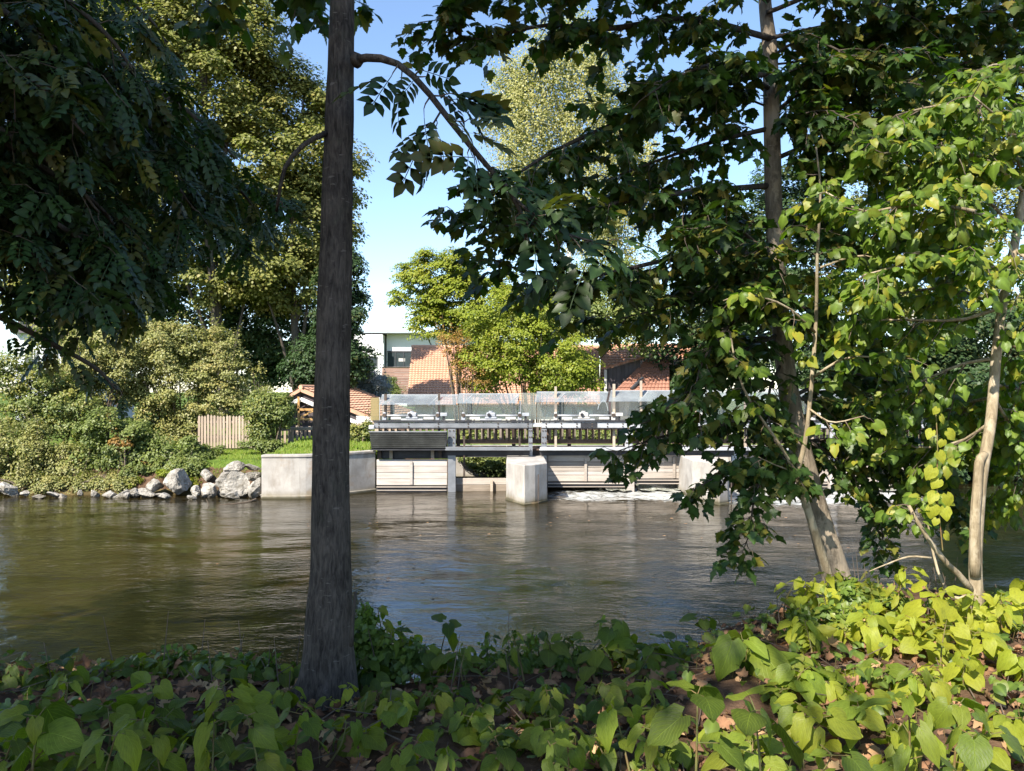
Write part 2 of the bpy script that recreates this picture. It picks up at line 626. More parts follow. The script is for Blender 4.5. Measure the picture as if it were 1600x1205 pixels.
def ground_z(x, y):
    x, y = np.asarray(x, float), np.asarray(y, float)
    e = near_edge(x)
    near = np.where(y < e, 1.70 - .10 * sm(-1.2, 0, y - e), 1.60 - 1.15 * (y - e))
    near = near + 0.05 * np.sin(x * 3.1 + y * 1.7) * np.cos(y * 2.6 - x)
    near = np.maximum(near, -1.25)
    left = np.clip(-1.25 + (y - 22.6) * .75, -1.25, 1.0) + .33 * sm(26.2, 30, y) - .25 * sm(-13, -19, x) * sm(30, 26, y)
    wl = np.interp(x, [p[0] for p in WALL], [p[1] for p in WALL]) + .22
    wing = np.where(y > wl + .16, 1.24 + .12 * sm(0, 4, y - wl), -1.25)
    weir = np.where(y > 29.2, 1.35, np.clip(-.6 + (y - 28.7) * 3.9, -.6, 1.35))
    far = np.where(x < -7.62, left, np.where(x < -4.4, wing, weir))
    return np.where(y < 14, near, far)


def gz(x, y):
    return float(ground_z(x, y))


xs = np.unique(np.round(np.concatenate([np.arange(-11, 9, .16), np.arange(-30, 30, .8), [-400, -250, -150, -90, -60, -45, 45, 60, 90, 150, 250, 400]]), 3))
ys = np.unique(np.round(np.concatenate([np.arange(.8, 8.6, .11), np.arange(9, 22, 1), np.arange(22, 30.5, .17), [-60, -30, -15, -8, -4, -1.5, 31, 32, 34, 37, 41, 46, 53, 62, 75, 95, 130, 190, 300, 700]]), 3))
gx, gy = np.meshgrid(xs, ys)
gzv = ground_z(gx, gy)
jit = np.array([mnoise.noise(Vector((a * 2.2, b * 2.2, 0))) * .05 + mnoise.noise(Vector((a * 7, b * 7, 3))) * .02 for a, b in zip(gx.ravel(), gy.ravel())])
gv = np.stack([gx.ravel(), gy.ravel(), gzv.ravel() + jit], 1)
nx, ny = len(xs), len(ys)
ii = (np.arange(ny - 1)[:, None] * nx + np.arange(nx - 1)[None]).ravel()
gf = np.stack([ii, ii + 1, ii + nx + 1, ii + nx], 1)
t = NT('earth_and_lawn')
p = t.pos()
sp = t.n('ShaderNodeSeparateXYZ', {0: p})
soil = t.ramp(t.noise(5.0, 6, .65, p), [(.3, (.045, .028, .017)), (.55, (.105, .064, .040)), (.75, (.19, .12, .075))])
lawn = t.ramp(t.noise(2.4, 6, .65, p), [(.3, (.035, .065, .012)), (.55, (.10, .15, .025)), (.75, (.17, .18, .05))])
bed = t.ramp(t.noise(1.2, 5, .6, p), [(.35, (.05, .036, .016)), (.7, (.16, .12, .05))])
farside = t.math('MULTIPLY', t.math('GREATER_THAN', sp.outputs[1], 15.0), t.math('GREATER_THAN', t.math('ADD', sp.outputs[2], t.math('MULTIPLY', t.noise(1.5, 4, .6, p), .5)), 1.0))
c = t.mix(farside, soil, lawn)
c = t.mix(t.math('LESS_THAN', t.math('ADD', sp.outputs[2], t.math('MULTIPLY', t.noise(2.0, 3, .5, p), .3)), .3), c, bed)
mat_ground = t.done(t.bsdf(c, .95, 0, t.bump(t.noise(22, 5, .65, p), .7, .03), .1))
o = link(bpy.data.objects.new('ground', mesh_from('ground', gv, gf, mat_ground, True)))
structure(o)

# ---------------------------------------------------------------- the river
OUTFALLS = [(2.4, 23.9, 1.5, 1.3), (5.0, 25.0, 2.4, 2.1), (7.4, 23.3, 2.4, 1.0), (8.9, 24.4, 2.4, 2.4), (11.6, 24.6, 2.2, 2.4)]    # x, y, rx, ry of the churning water


def churn(x, y):
    q = 0
    for cx, cy_, rx, ry in OUTFALLS:
        q = q + np.exp(-(((x - cx) / rx) ** 2 + ((y - cy_) / ry) ** 2))
    return np.clip(q, 0, 1)


wx = np.unique(np.round(np.concatenate([np.arange(-13, 16, .16), np.arange(-40, 41, 2.), [-300, -120, -70, 70, 120, 300]]), 3))
wy = np.unique(np.round(np.concatenate([np.arange(4.6, 22, .16), np.arange(22, 26.6, .10), [4.0, 27.2, 28, 28.6, 29.15]]), 3))
ax, ay = np.meshgrid(wx, wy)
fx, fy = ax.ravel(), ay.ravel()
h = np.array([.018 * mnoise.noise(Vector((a * .45 + 3, b * 1.0, 0))) + .009 * mnoise.noise(Vector((a * 1.3, b * 2.6, 5))) for a, b in zip(fx, fy)])
ch = churn(fx, fy)
h2 = np.array([abs(mnoise.noise(Vector((a * 1.6, b * 2.6, 9)))) * .13 + mnoise.noise(Vector((a * 4.5, b * 6, 2))) * .035 for a, b in zip(fx, fy)])
wz = h + ch * (h2 - .02)
nx, ny = len(wx), len(wy)
ii = (np.arange(ny - 1)[:, None] * nx + np.arange(nx - 1)[None]).ravel()
t = NT('river_water')
p = t.pos()
big = t.noise(1.0, 3, .55, t.scaled(p, (.55, 1.1, 1)), .7)
mid = t.noise(1.0, 4, .6, t.scaled(p, (2.6, 4.6, 1), (0, 0, R(4))), .6)
fin = t.noise(1.0, 3, .6, t.scaled(p, (7, 15, 1), (0, 0, R(-6))), .3)
calm = t.ramp(t.noise(1.0, 3, .6, t.scaled(p, (.22, .42, 1)), 1.2), [(.36, (.35, .35, .35)), (.62, (1.6, 1.6, 1.6))])
mid = t.math('MULTIPLY', mid, calm)
fin = t.math('MULTIPLY', fin, calm)
hh = t.math('ADD', t.math('MULTIPLY', big, .022), t.math('ADD', t.math('MULTIPLY', mid, .0130), t.math('MULTIPLY', fin, .0050)))
nrm = t.n('ShaderNodeBump', {'Height': hh, 'Strength': 1.0, 'Distance': 1.0}).outputs[0]
col = t.ramp(t.noise(.22, 4, .6, p), [(.35, (.011, .0085, .003)), (.7, (.030, .0215, .0065))])
sh = t.bsdf(col, .012, 0, nrm, .5, IOR=1.5)
at = t.n('ShaderNodeAttribute', attribute_name='foam')
fo = t.noise(1.0, 9, .70, t.scaled(p, (1.7, 4.2, 1.7)), 1.6)
fm = t.math('ADD', t.math('MULTIPLY', at.outputs['Fac'], .34), fo)
fmask = t.ramp(fm, [(.70, (0, 0, 0)), (1.02, (.9, .9, .9))])
foamsh = t.bsdf((.66, .67, .64), .7, 0, t.bump(fo, .8, .05), .3)
mat_water = t.done(t.n('ShaderNodeMixShader', {0: fmask, 1: sh, 2: foamsh}).outputs[0])
me = mesh_from('water', np.stack([fx, fy, wz], 1), np.stack([ii, ii + 1, ii + nx + 1, ii + nx], 1), mat_water, True)
fa = me.attributes.new('foam', 'FLOAT', 'POINT')
fa.data.foreach_set('value', np.clip(ch * 1.15 - .1, 0, 1).astype(np.float32))
structure(link(bpy.data.objects.new('water', me)))

# ---------------------------------------------------------------- concrete
t = NT('weathered_concrete')
p = t.pos()
sp = t.n('ShaderNodeSeparateXYZ', {0: p})
n1 = t.noise(1.1, 6, .62, p)
runs = t.noise(1.0, 6, .65, t.scaled(p, (2.6, 2.6, .8)), .6)
c = t.ramp(n1, [(.3, (.27, .25, .225)), (.6, (.47, .44, .40))])
c = t.mix(t.ramp(runs, [(.50, (0, 0, 0)), (.74, (.7, .7, .7))]), c, (.22, .18, .14))
top = t.ramp(t.math('ADD', sp.outputs[2], t.math('MULTIPLY', n1, .7)), [(1.10, (0, 0, 0)), (1.40, (.85, .85, .85))])
c = t.mix(top, c, (.17, .155, .135))
tide = t.ramp(t.math('ADD', sp.outputs[2], t.math('MULTIPLY', runs, .7)), [(.34, (.85, .85, .85)), (.62, (0, 0, 0))])
c = t.mix(tide, c, (.17, .14, .075))
wet = t.ramp(t.math('ADD', sp.outputs[2], t.math('MULTIPLY', n1, .12)), [(.09, (.9, .9, .9)), (.16, (0, 0, 0))])
c = t.mix(wet, c, (.055, .05, .028))
rust = t.ramp(t.noise(.9, 4, .6, t.scaled(p, (1, 1, 1.6))), [(.58, (0, 0, 0)), (.74, (.6, .6, .6))])
c = t.mix(rust, c, (.30, .19, .10))
M['concrete'] = t.done(t.bsdf(c, .9, 0, t.bump(t.noise(30, 5, .65, p), .35, .012), .2))

# the curved wing wall: face, coping, end
front = spline([(a, b, 0) for a, b in WALL], 15)
back = []
for i, q in enumerate(front):
    tq = (front[min(i + 1, 14)] - front[max(i - 1, 0)]).normalized()
    back.append(q + Vector((-tq.y, tq.x, 0)) * .34)
wall = thing('wing_wall', 'pale stained concrete retaining wall curving from the boulders to the weir', 'concrete wall', (-6.2, 23.7, 0))
MB().prism(front + back[::-1], -1.2, 1.255).build('wall_body', M['concrete'], wall, False, .02)
fo_ = [q - (b - q).normalized() * .03 for q, b in zip(front, back)]
MB().prism(fo_ + [b + (b - q).normalized() * .02 for q, b in zip(front, back)][::-1], 1.256, 1.335).build('coping', M['concrete'], wall, False, .015)
fq = [q - (b - q).normalized() * .07 for q, b in zip(front, back)]
MB().prism(fq + [q - (b - q).normalized() * .003 for q, b in zip(front, back)][::-1], -1.1, .10).build('footing', M['concrete'], wall, False, .02)

# ================================================================ THE WEIR
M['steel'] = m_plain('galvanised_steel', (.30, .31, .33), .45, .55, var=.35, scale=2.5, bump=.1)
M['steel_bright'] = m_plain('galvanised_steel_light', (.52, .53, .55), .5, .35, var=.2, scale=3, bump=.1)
M['steel_dark'] = m_plain('dark_steel', (.055, .055, .062), .5, .4, var=.4, scale=4)
M['rib_steel'] = m_plain('greenish_ribbed_steel', (.13, .135, .13), .35, .5, var=.5, scale=2.2)
M['rust_steel'] = m_plain('rusty_steel', (.10, .075, .06), .7, .2, var=.5, scale=5)
M['board'] = m_wood('grey_weathered_board', (.58, .53, .48), (.24, .205, .18), 'x')
M['board_brown_shade'] = m_wood('brown_weathered_shaded_board', (.46, .405, .35), (.20, .165, .135), 'x')  # weathered brown, and the deck-shadow tone of upper gate boards
M['picket_dark'] = m_wood('dark_picket', (.16, .105, .075), (.06, .042, .034), 'z')  # dark wood of front pickets, boards and deck
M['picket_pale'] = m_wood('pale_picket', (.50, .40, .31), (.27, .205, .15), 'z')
M['rail_wood'] = m_wood('rail_wood', (.46, .38, .30), (.24, .19, .14), 'x')
M['machine'] = m_plain('machine_grey', (.40, .42, .46), .45, .15, var=.25, scale=6)
M['machine_white'] = m_plain('machine_light', (.52, .50, .47), .5, 0, var=.2, scale=6)
M['log'] = m_wood('wet_log', (.42, .35, .28), (.14, .11, .08), 'x')

t = NT('scratched_clear_panel')
p = t.pos()
haze = t.ramp(t.noise(1.3, 5, .65, p), [(.35, (.20, .20, .20)), (.75, (.42, .42, .42))])
dif = t.n('ShaderNodeBsdfDiffuse', {'Color': (.66, .70, .66, 1)}).outputs[0]
tr = t.n('ShaderNodeBsdfTranslucent', {'Color': (.62, .68, .62, 1)}).outputs[0]
dd = t.n('ShaderNodeMixShader', {0: .4, 1: dif, 2: tr}).outputs[0]
cl = t.n('ShaderNodeBsdfTransparent', {'Color': (.90, .94, .91, 1)}).outputs[0]
gl = t.n('ShaderNodeBsdfGlossy', {'Color': (.9, .92, 1, 1), 'Roughness': .06}).outputs[0]
fr = t.n('ShaderNodeFresnel', {'IOR': 1.5}).outputs[0]
a = t.n('ShaderNodeMixShader', {0: haze, 1: cl, 2: dd}).outputs[0]
M['clear'] = t.done(t.n('ShaderNodeMixShader', {0: fr, 1: a, 2: gl}).outputs[0])
t = NT('clouded_roof_panel')
p = t.pos()
haze = t.ramp(t.noise(1.6, 5, .65, p), [(.35, (.14, .14, .14)), (.75, (.34, .34, .34))])
dif = t.n('ShaderNodeBsdfDiffuse', {'Color': (.50, .54, .53, 1)}).outputs[0]
cl = t.n('ShaderNodeBsdfTransparent', {'Color': (.90, .92, .96, 1)}).outputs[0]
gl = t.n('ShaderNodeBsdfGlossy', {'Color': (.72, .74, .72, 1), 'Roughness': .15}).outputs[0]
fr = t.n('ShaderNodeFresnel', {'IOR': 1.5}).outputs[0]
a = t.n('ShaderNodeMixShader', {0: haze, 1: cl, 2: dif}).outputs[0]
M['clouded'] = t.done(t.n('ShaderNodeMixShader', {0: t.math('MULTIPLY', fr, .45), 1: a, 2: gl}).outputs[0])
t = NT('brown_etched_glass')
M['tinted'] = t.done(t.n('ShaderNodeMixShader', {0: .62, 1: t.n('ShaderNodeBsdfTransparent', {'Color': (.85, .80, .62, 1)}).outputs[0],
                                               2: t.n('ShaderNodeBsdfDiffuse', {'Color': (.33, .28, .15, 1)}).outputs[0]}).outputs[0])
M['etching'] = m_plain('etched_white', (.74, .78, .76), .7, var=.05)


def X(px, Y=YW):
    return (px - 800) / F * Y


def Z(py, Y=YW):
    return CAMZ - (py - HOR) / F * Y


# ---- piers standing in the water, each with a blunt pointed nose upstream
def pier(name, label, shift, zt, back_y=27.6, widen=0.0):
    pts = [(X(791, 23.2) + shift, 23.2), (X(806, 22.55) + shift, 22.5), (X(819, 22.1) + shift, 22.1), (X(836, 22.35) + shift, 22.35),
           (X(855, 22.8) + shift + widen, 22.8), (1.03 + shift + widen, back_y), (-.17 + shift, back_y)]
    r = thing(name, label, 'pier', (pts[2][0], 24, 0), 'concrete piers of the weir')
    MB().prism(pts, -1.2, zt).build('pier_body', M['concrete'], r, False, .03)
    c = Vector((sum(p[0] for p in pts) / 7, sum(p[1] for p in pts) / 7, 0))
    foot = [(c.x + (p[0] - c.x) * 1.05, c.y + (p[1] - c.y) * 1.03) for p in pts]
    MB().prism(foot, -1.15, .045).build('footing', M['concrete'], r, False, .03)
    k = Vector((pts[3][0] + .10, pts[3][1] + .04, 0))
    MB().bar(k + Vector((-.005, -.03, .02)), k + Vector((-.005, -.03, zt - .3)), .035, .03).build('guide_rail', M['rust_steel'], r)
    return r


pier('weir_pier', 'grey pointed concrete pier in the water between the second and third gates', 0.0, 1.15)
pier('weir_pier', 'sunlit pale concrete pier behind the drooping maple leaves', 5.62, 1.20, widen=-.22)

# ---- gates: each a thing with its own boards
BACKY = YW + .10


def gate(label, x0, x1, rows, y, mats, strap_at, beam=None, strap_rows=None):
    """rows: board edges in photo rows, top first"""
    r = thing('weir_gate', label, 'sluice gate', (X((x0 + x1) / 2, y), y, 0), 'wooden gates of the weir')
    for i in range(len(rows) - 1):
        zt, zb = Z(rows[i], y), Z(rows[i + 1], y)
        off = random.Random(x0 * 7 + i).uniform(-.008, .008)
        MB().box(X(x0, y) + .01, X(x1, y) - .01, y + off, y + .07 + off, zb + .006, zt - .006).build('board', mats[i % len(mats)], r, False, .006)
    if strap_at:
        s0, s1 = strap_rows or (rows[0] + 3, rows[-1] - 1)
        MB().box(X(strap_at - 2, y), X(strap_at + 2, y), y - .06, y - .012, Z(s1, y), Z(s0, y)).build('strap', mats[0], r, False, .004)
    if beam:
        MB().box(X(x0, y) + .01, X(x1, y) - .01, y - .03, y + .10, Z(beam[1], y), Z(beam[0], y) - .004).build('bottom_beam', M['steel_dark'], r, False, .006)
        MB().box(X(x0, y) + .02, X(x1, y) - .02, y - .09, y - .034, Z(beam[0] + 2.6, y), Z(beam[0] + .8, y)).build('bottom_flange', M['board_brown_shade'], r, False, .003)
        MB().box(X(x0, y) + .02, X(x1, y) - .02, y - .06, y - .033, Z(beam[0] + 7.6, y), Z(beam[0] + 6.2, y)).build('bottom_flange', M['board_brown_shade'], r, False, .003)
    return r


gate('closed gate of four silvery boards beside the curving wall', 588, 699, [718, 728.5, 738.5, 748.5, 758.3], YW, [M['board']], 643, (759, 769))
g = gate('low gate of two wet logs with plants showing above it', 712, 792, [747, 757.5, 768.5], YW + .25, [M['board_brown_shade'], M['log']], 0)
MB().box(X(766), X(770), YW + .10, YW + .20, Z(769), Z(751)).build('strap', M['rail_wood'], g, False, .004)
gate('raised board gate with shade-darkened upper boards over foaming water beside the pointed pier', 855, 979, [710, 721.5, 731, 736.5, 742.5, 752.5], YW + .1, [M['board_brown_shade'], M['board_brown_shade'], M['board_brown_shade'], M['board']], 915, (753.5, 761.5), (713, 752))  # upper three boards darker: the deck's shadow put into their colour
gate('raised brown board gate between the two foam chutes half hidden by maple leaves', 990, 1104, [712, 722, 732, 738, 748], YW + .1, [M['board_brown_shade'], M['board_brown_shade'], M['board']], 1053, (748.5, 754.5), (714, 747))
gate('raised board gate seen through the leaves behind the leaning maple', 1152, 1294, [712, 722, 732, 741, 753], YW + .1, [M['board_brown_shade'], M['board']], 1222, (753.5, 760), (714, 752))
gate('farthest board gate seen in a gap past the leaning maple', 1306, 1436, [712, 722, 733, 742, 756], YW + .1, [M['board'], M['board_brown_shade']], 1370, (756.5, 762), (714, 755))

# ---- posts between the gates
for px, w, lab, col_ in ((985, 11, 'pale square timber post standing in foam between two raised gates', 'board'), (1300, 11, 'pale square post in the gap past the leaning maple', 'board')):
    r = thing('gate_post', lab, 'post', (X(px), YW, 0), 'timber posts between the gates')
    MB().box(X(px - w / 2), X(px + w / 2), YW - .12, YW + .10, -1.1, Z(737)).build('post_body', M[col_], r, False, .012)
    MB().box(X(px - w / 2) - .015, X(px + w / 2) + .015, YW - .135, YW + .115, Z(737) + .002, Z(735.5)).build('cap', M['rust_steel'], r, False, .004)

# ---- the footbridge: beams, columns, platforms, rear railing
bridge = thing('weir_footbridge', 'long grey steel footbridge with picket railing across the weir', 'footbridge', (2.5, YW, 1.3))
XE = X(1500)
segs = [(585, 832), (846, 980), (983, 1146), (1149, 1302), (1305, 1460)]
for a, b in segs:
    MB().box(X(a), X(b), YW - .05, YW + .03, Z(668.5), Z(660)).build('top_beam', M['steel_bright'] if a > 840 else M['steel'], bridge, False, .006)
    MB().box(X(a) - .02, X(b) + .02, YW - .09, YW + .16, Z(659.6), Z(657)).build('beam_flange', M['steel_dark'], bridge, False, .004)
    MB().box(X(a) + .02, X(b) - .02, YW - .035, YW + .12, Z(670), Z(668.8)).build('beam_flange', M['steel_dark'], bridge, False, .003)
MB().box(X(832) + .01, X(846) - .01, YW - .02, YW + .02, Z(667), Z(661)).build('splice_plate', M['steel_bright'], bridge)
MB().box(X(907), X(933), YW - .062, YW - .052, Z(668), Z(660.5)).build('splice_plate', M['steel_dark'], bridge)
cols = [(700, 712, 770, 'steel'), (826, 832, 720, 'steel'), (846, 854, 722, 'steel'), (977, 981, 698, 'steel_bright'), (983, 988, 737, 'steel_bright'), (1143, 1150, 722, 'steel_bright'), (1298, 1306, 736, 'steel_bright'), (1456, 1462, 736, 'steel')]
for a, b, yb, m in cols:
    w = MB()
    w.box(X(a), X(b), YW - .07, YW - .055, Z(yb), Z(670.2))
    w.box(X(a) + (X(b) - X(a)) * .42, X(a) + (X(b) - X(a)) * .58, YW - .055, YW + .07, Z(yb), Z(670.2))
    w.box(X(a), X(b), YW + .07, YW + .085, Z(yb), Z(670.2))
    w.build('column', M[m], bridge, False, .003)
MB().box(X(700) - .02, X(712) + .02, YW - .10, YW + .2, -1.1, Z(770) - .01).build('column_foot', M['concrete'], bridge)
for a, b in ((697, 829), (842, 981), (984, 1147), (1150, 1303), (1306, 1462)):
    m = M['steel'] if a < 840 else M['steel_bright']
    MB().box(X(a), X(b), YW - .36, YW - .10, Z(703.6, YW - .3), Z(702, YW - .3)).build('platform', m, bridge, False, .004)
    MB().box(X(a) + .02, X(b) - .02, YW - .40, YW - .365, Z(704, YW - .4), Z(698.5, YW - .4)).build('platform_edge', m, bridge, False, .004)
    MB().box(X(a) + .03, X(b) - .03, YW - .10, YW - .075, Z(711.5), Z(703.8)).build('under_beam', M['steel_dark'], bridge, False, .004)
bolt = MB().tube([bridge.location, bridge.location + Vector((0, -.022, 0))], .024, 8).build('bolt', M['rust_steel'], bridge)
spots = [(X(a) + (X(b) - X(a)) * f, YW - .071, z) for a, b, yb, m in cols for f in (.25, .75) for z in (Z(673), Z(683), Z(692))]
spots += [(X(a) + .15 + i * (X(b) - X(a) - .3) / 5, YW - .051, z) for a, b in segs for i in range(6) for z in (Z(662.2), Z(666.5))]
for i, q in enumerate(spots):
    b_ = bolt if i == 0 else link(bolt.copy(), bridge)
    b_.location = Vector(q) - bridge.location
YD = YW + 1.55
dk = random.Random(4)
nd = 60
for i in range(nd):                                                    # deck planks laid across
    a = X(588) + (X(1460) - X(588)) * i / nd
    b = X(588) + (X(1460) - X(588)) * (i + 1) / nd - .012
    MB().box(a, b, YW + .12, YD + .06, 1.33 + dk.uniform(0, .006), 1.385).build('deck_plank', M['picket_dark'], bridge)
MB().box(X(588), X(1460), YW + .3, YW + .45, 1.10, 1.327).build('deck_bearer', M['steel_dark'], bridge)
MB().box(X(588), X(1460), YD - .25, YD - .1, 1.10, 1.327).build('deck_bearer', M['steel_dark'], bridge)
xa, xb = X(588, YD), X(1462, YD)
MB().box(xa, xb, YD, YD + .05, Z(693.5, YD), Z(686.5, YD)).build('kick_board', M['picket_dark'], bridge, False, .005)
MB().box(xa, xb, YD - .07, YD + .12, Z(664, YD), Z(661, YD)).build('rear_handrail', M['rail_wood'], bridge, False, .008)
MB().box(xa, xb, YD + .03, YD + .075, Z(672, YD), Z(668.5, YD)).build('rear_rail', M['picket_dark'], bridge, False, .004)
x = xa
i = 0
while x < xb:                                                          # rear railing: pale pickets between wider dark posts
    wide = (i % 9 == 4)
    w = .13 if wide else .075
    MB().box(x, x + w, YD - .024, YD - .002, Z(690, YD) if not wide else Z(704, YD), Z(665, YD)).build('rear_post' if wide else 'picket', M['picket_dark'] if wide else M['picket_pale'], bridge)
    x += .213
    i += 1
YN = YW + .40
x = X(712, YN) + .03
while x < X(1462, YN):                                                 # front railing of dark pickets
    MB().box(x, x + .075, YN, YN + .022, Z(690, YN), Z(665, YN)).build('picket', M['picket_dark'], bridge)
    x += .2125
MB().box(X(712, YN), X(1462, YN), YN + .025, YN + .06, Z(693.5, YN), Z(687, YN)).build('kick_board', M['picket_dark'], bridge)
for a in (588, 1010, 1262):
    MB().bar((X(a, YD), YD + .02, 1.3), (X(a, YD), YD + .02, Z(658, YD)), .09, .09).build('rear_post', M['rail_wood'], bridge)

# ---- corrugated trough hung on the bridge at its near end
tr = thing('debris_trough', 'dark ribbed steel trough hanging under the bridge beam by the lawn', 'trough', (X(637), YW - .2, 1.6))
y0 = YW - .32
for i in range(8):
    f0, f1 = i / 8, (i + 1) / 8
    za, zb = Z(675.5 + 26 * f0, y0), Z(675.5 + 26 * f1, y0)
    xl0, xr0 = X(577 + 3.2 * f0, y0), X(697.5 - .6 * f0, y0)
    xl1, xr1 = X(577 + 3.2 * f1, y0), X(697.5 - .6 * f1, y0)
    v = [(xl0, y0, za), (xr0, y0, za), (xr0 - .01, y0 - .045, (za + zb) / 2 + .012), (xl0 + .01, y0 - .045, (za + zb) / 2 + .012), (xl1, y0, zb + .004), (xr1, y0, zb + .004),
         (xl0, y0 + .05, za), (xr0, y0 + .05, za), (xr1, y0 + .05, zb + .004), (xl1, y0 + .05, zb + .004)]
    MB().add(v, [(0, 3, 2, 1), (3, 4, 5, 2), (0, 1, 7, 6), (4, 9, 8, 5), (6, 7, 8, 9), (0, 6, 9, 4, 3), (1, 2, 5, 8, 7)]).build('rib', M['rib_steel'], tr)
MB().box(X(576, y0), X(698, y0), y0 - .02, y0 + .08, Z(675.4, y0), Z(674, y0)).build('rim', M['steel'], tr, False, .004)
MB().box(X(579, y0), X(698, y0), y0 - .03, y0 + .55, Z(703.8, y0), Z(702, y0)).build('floor_plate', M['steel_dark'], tr)
MB().box(X(579, y0), X(697, y0), y0 + .5, y0 + .54, Z(702, y0), Z(676, y0)).build('back_plate', M['steel_dark'], tr)
for a in (590, 608, 673, 685):
    MB().box(X(a), X(a + 5), YW + .05, YW + .13, Z(717), Z(704.2)).build('bracket', M['rail_wood'] if a in (608, 673) else M['rust_steel'], tr)
MB().box(X(588), X(699), YW + .16, YW + .2, Z(717.5), Z(706)).build('under_plate', M['steel_dark'], tr)
k = MB()
k.box(X(577), X(586), YW - .12, YW - .02, Z(671), Z(664))
k.build('hinge_block', M['steel_bright'], tr, False, .03)

# ---- clear screens above the beam: pane, roof pane, slanting brackets
YG, YF = YW + .42, YW - .02


def screen(label, x0, x1, top, fold, base, roof=True, posts=(), tint='clear', slants=()):
    r = thing('glass_screen', label, 'screen', (X((x0 + x1) / 2), YG, Z(base)), 'clear screens over the lifting gear')
    zf = Z(fold, YF)
    MB().box(X(x0, YG), X(x1, YG), YG, YG + .012, Z(base, YG), Z(fold if roof else top, YG) - .01).build('pane', M[tint], r)
    if roof:
        zt = Z(top, YG + .1)
        v = [(X(x0 - 4, YF), YF, zf), (X(x1 - 4, YF), YF, zf), (X(x1, YG), YG + .1, zt), (X(x0, YG), YG + .1, zt)]
        v += [(a, b, c - .012) for a, b, c in v]
        MB().add(v, [(0, 1, 2, 3), (7, 6, 5, 4), (0, 4, 5, 1), (1, 5, 6, 2), (2, 6, 7, 3), (3, 7, 4, 0)]).build('roof_pane', M['clouded'], r)
        MB().bar((X(x0, YG), YG + .115, zt), (X(x1, YG), YG + .115, zt), .02, .025).build('top_edge', M['steel_bright'], r)
    for q in slants:
        a, b = (X(q - 10, YF), YF + .03, zf - .03), (X(q + 5, YG), YG + .06, Z(top, YG) - .05)
        MB().bar(a, b, .03, .04).build('slant_bracket', M['machine_white'], r)
    for q, w, m in posts:
        MB().box(X(q - w / 2, YG), X(q + w / 2, YG), YG + .02, YG + .09, Z(base + 2, YG), Z(fold - 4 if roof else top, YG)).build('upright', M[m], r)
    return r


screen('end clear screen of amber glass above the ribbed trough', 579, 592, 621, 621, 657, False, ((592.5, 2.5, 'machine_white'),), 'tinted')
screen('clear screen with a clouded roof above the ribbed trough', 596, 716, 617, 632, 656, True, ((611, 3, 'steel'), (614.5, 3, 'machine_white'), (678, 4, 'steel')), slants=(607, 680))
screen('clear screen with a clouded roof above the log gate', 717, 812, 615.5, 630, 656, True, ((732, 4, 'steel'), (736, 2.5, 'machine_white'), (803, 4, 'steel'), (813, 3, 'machine_white')), slants=(733, 805))
screen('plain clear screen with faint scrawls above the pointed pier', 814, 838, 613.5, 613.5, 656, False)
g = screen('greenish clear screen etched with a wading bird', 839, 951, 612.5, 628, 656, True, ((876, 4, 'steel'), (880, 2.5, 'machine_white')), slants=(878,))
b = MB()                                                               # the bird drawn on the pane: body, neck, bill, legs
yb = YG - .008
pts = [(924, 616), (932, 616.5), (940, 617.5), (944, 621), (943, 625), (939, 629), (936, 633), (934, 640)]
b.tube([(X(x, YG), yb, Z(y, YG)) for x, y in pts], .012, 5)
b.tube([(X(x, YG), yb, Z(y, YG)) for x, y in ((936, 633), (932, 629), (928, 624), (926, 620))], .011, 5)
b.tube([(X(x, YG), yb, Z(y, YG)) for x, y in ((943, 624), (948, 632), (950, 642))], .010, 5)
b.tube([(X(x, YG), yb, Z(y, YG)) for x, y in ((916, 618), (920, 617), (924, 616))], .008, 5)
b.build('etched_bird', M['etching'], g)
b = MB()
for st in ([(846, 633), (847.5, 620), (850, 632)], [(846.8, 628), (849.2, 628)], [(854, 632), (854, 620), (857, 622), (854.5, 626), (857.5, 632)], [(898, 622), (902, 628), (906, 624), (909, 630)]):
    b.tube([(X(x, YG), yb, Z(y, YG)) for x, y in st], .007, 4)
b.build('etched_scrawl', M['etching'], g)
screen('clear screen between two tall wooden stakes beside the etched bird', 955, 1048, 610.5, 627, 656, True, ((1006, 4, 'steel'), (1010, 2.5, 'machine_white')), slants=(1008,))
screen('clear screen hidden behind the maple boughs', 1052, 1180, 610, 626, 656, True, ((1130, 4, 'steel'),), slants=(1132,))
screen('farthest clear screen behind the leaning maple', 1184, 1330, 609, 625, 656, True, ((1260, 4, 'steel'),), slants=(1262,))

# ---- lifting gear on the beam: one set to a gate
YM = YW + .12


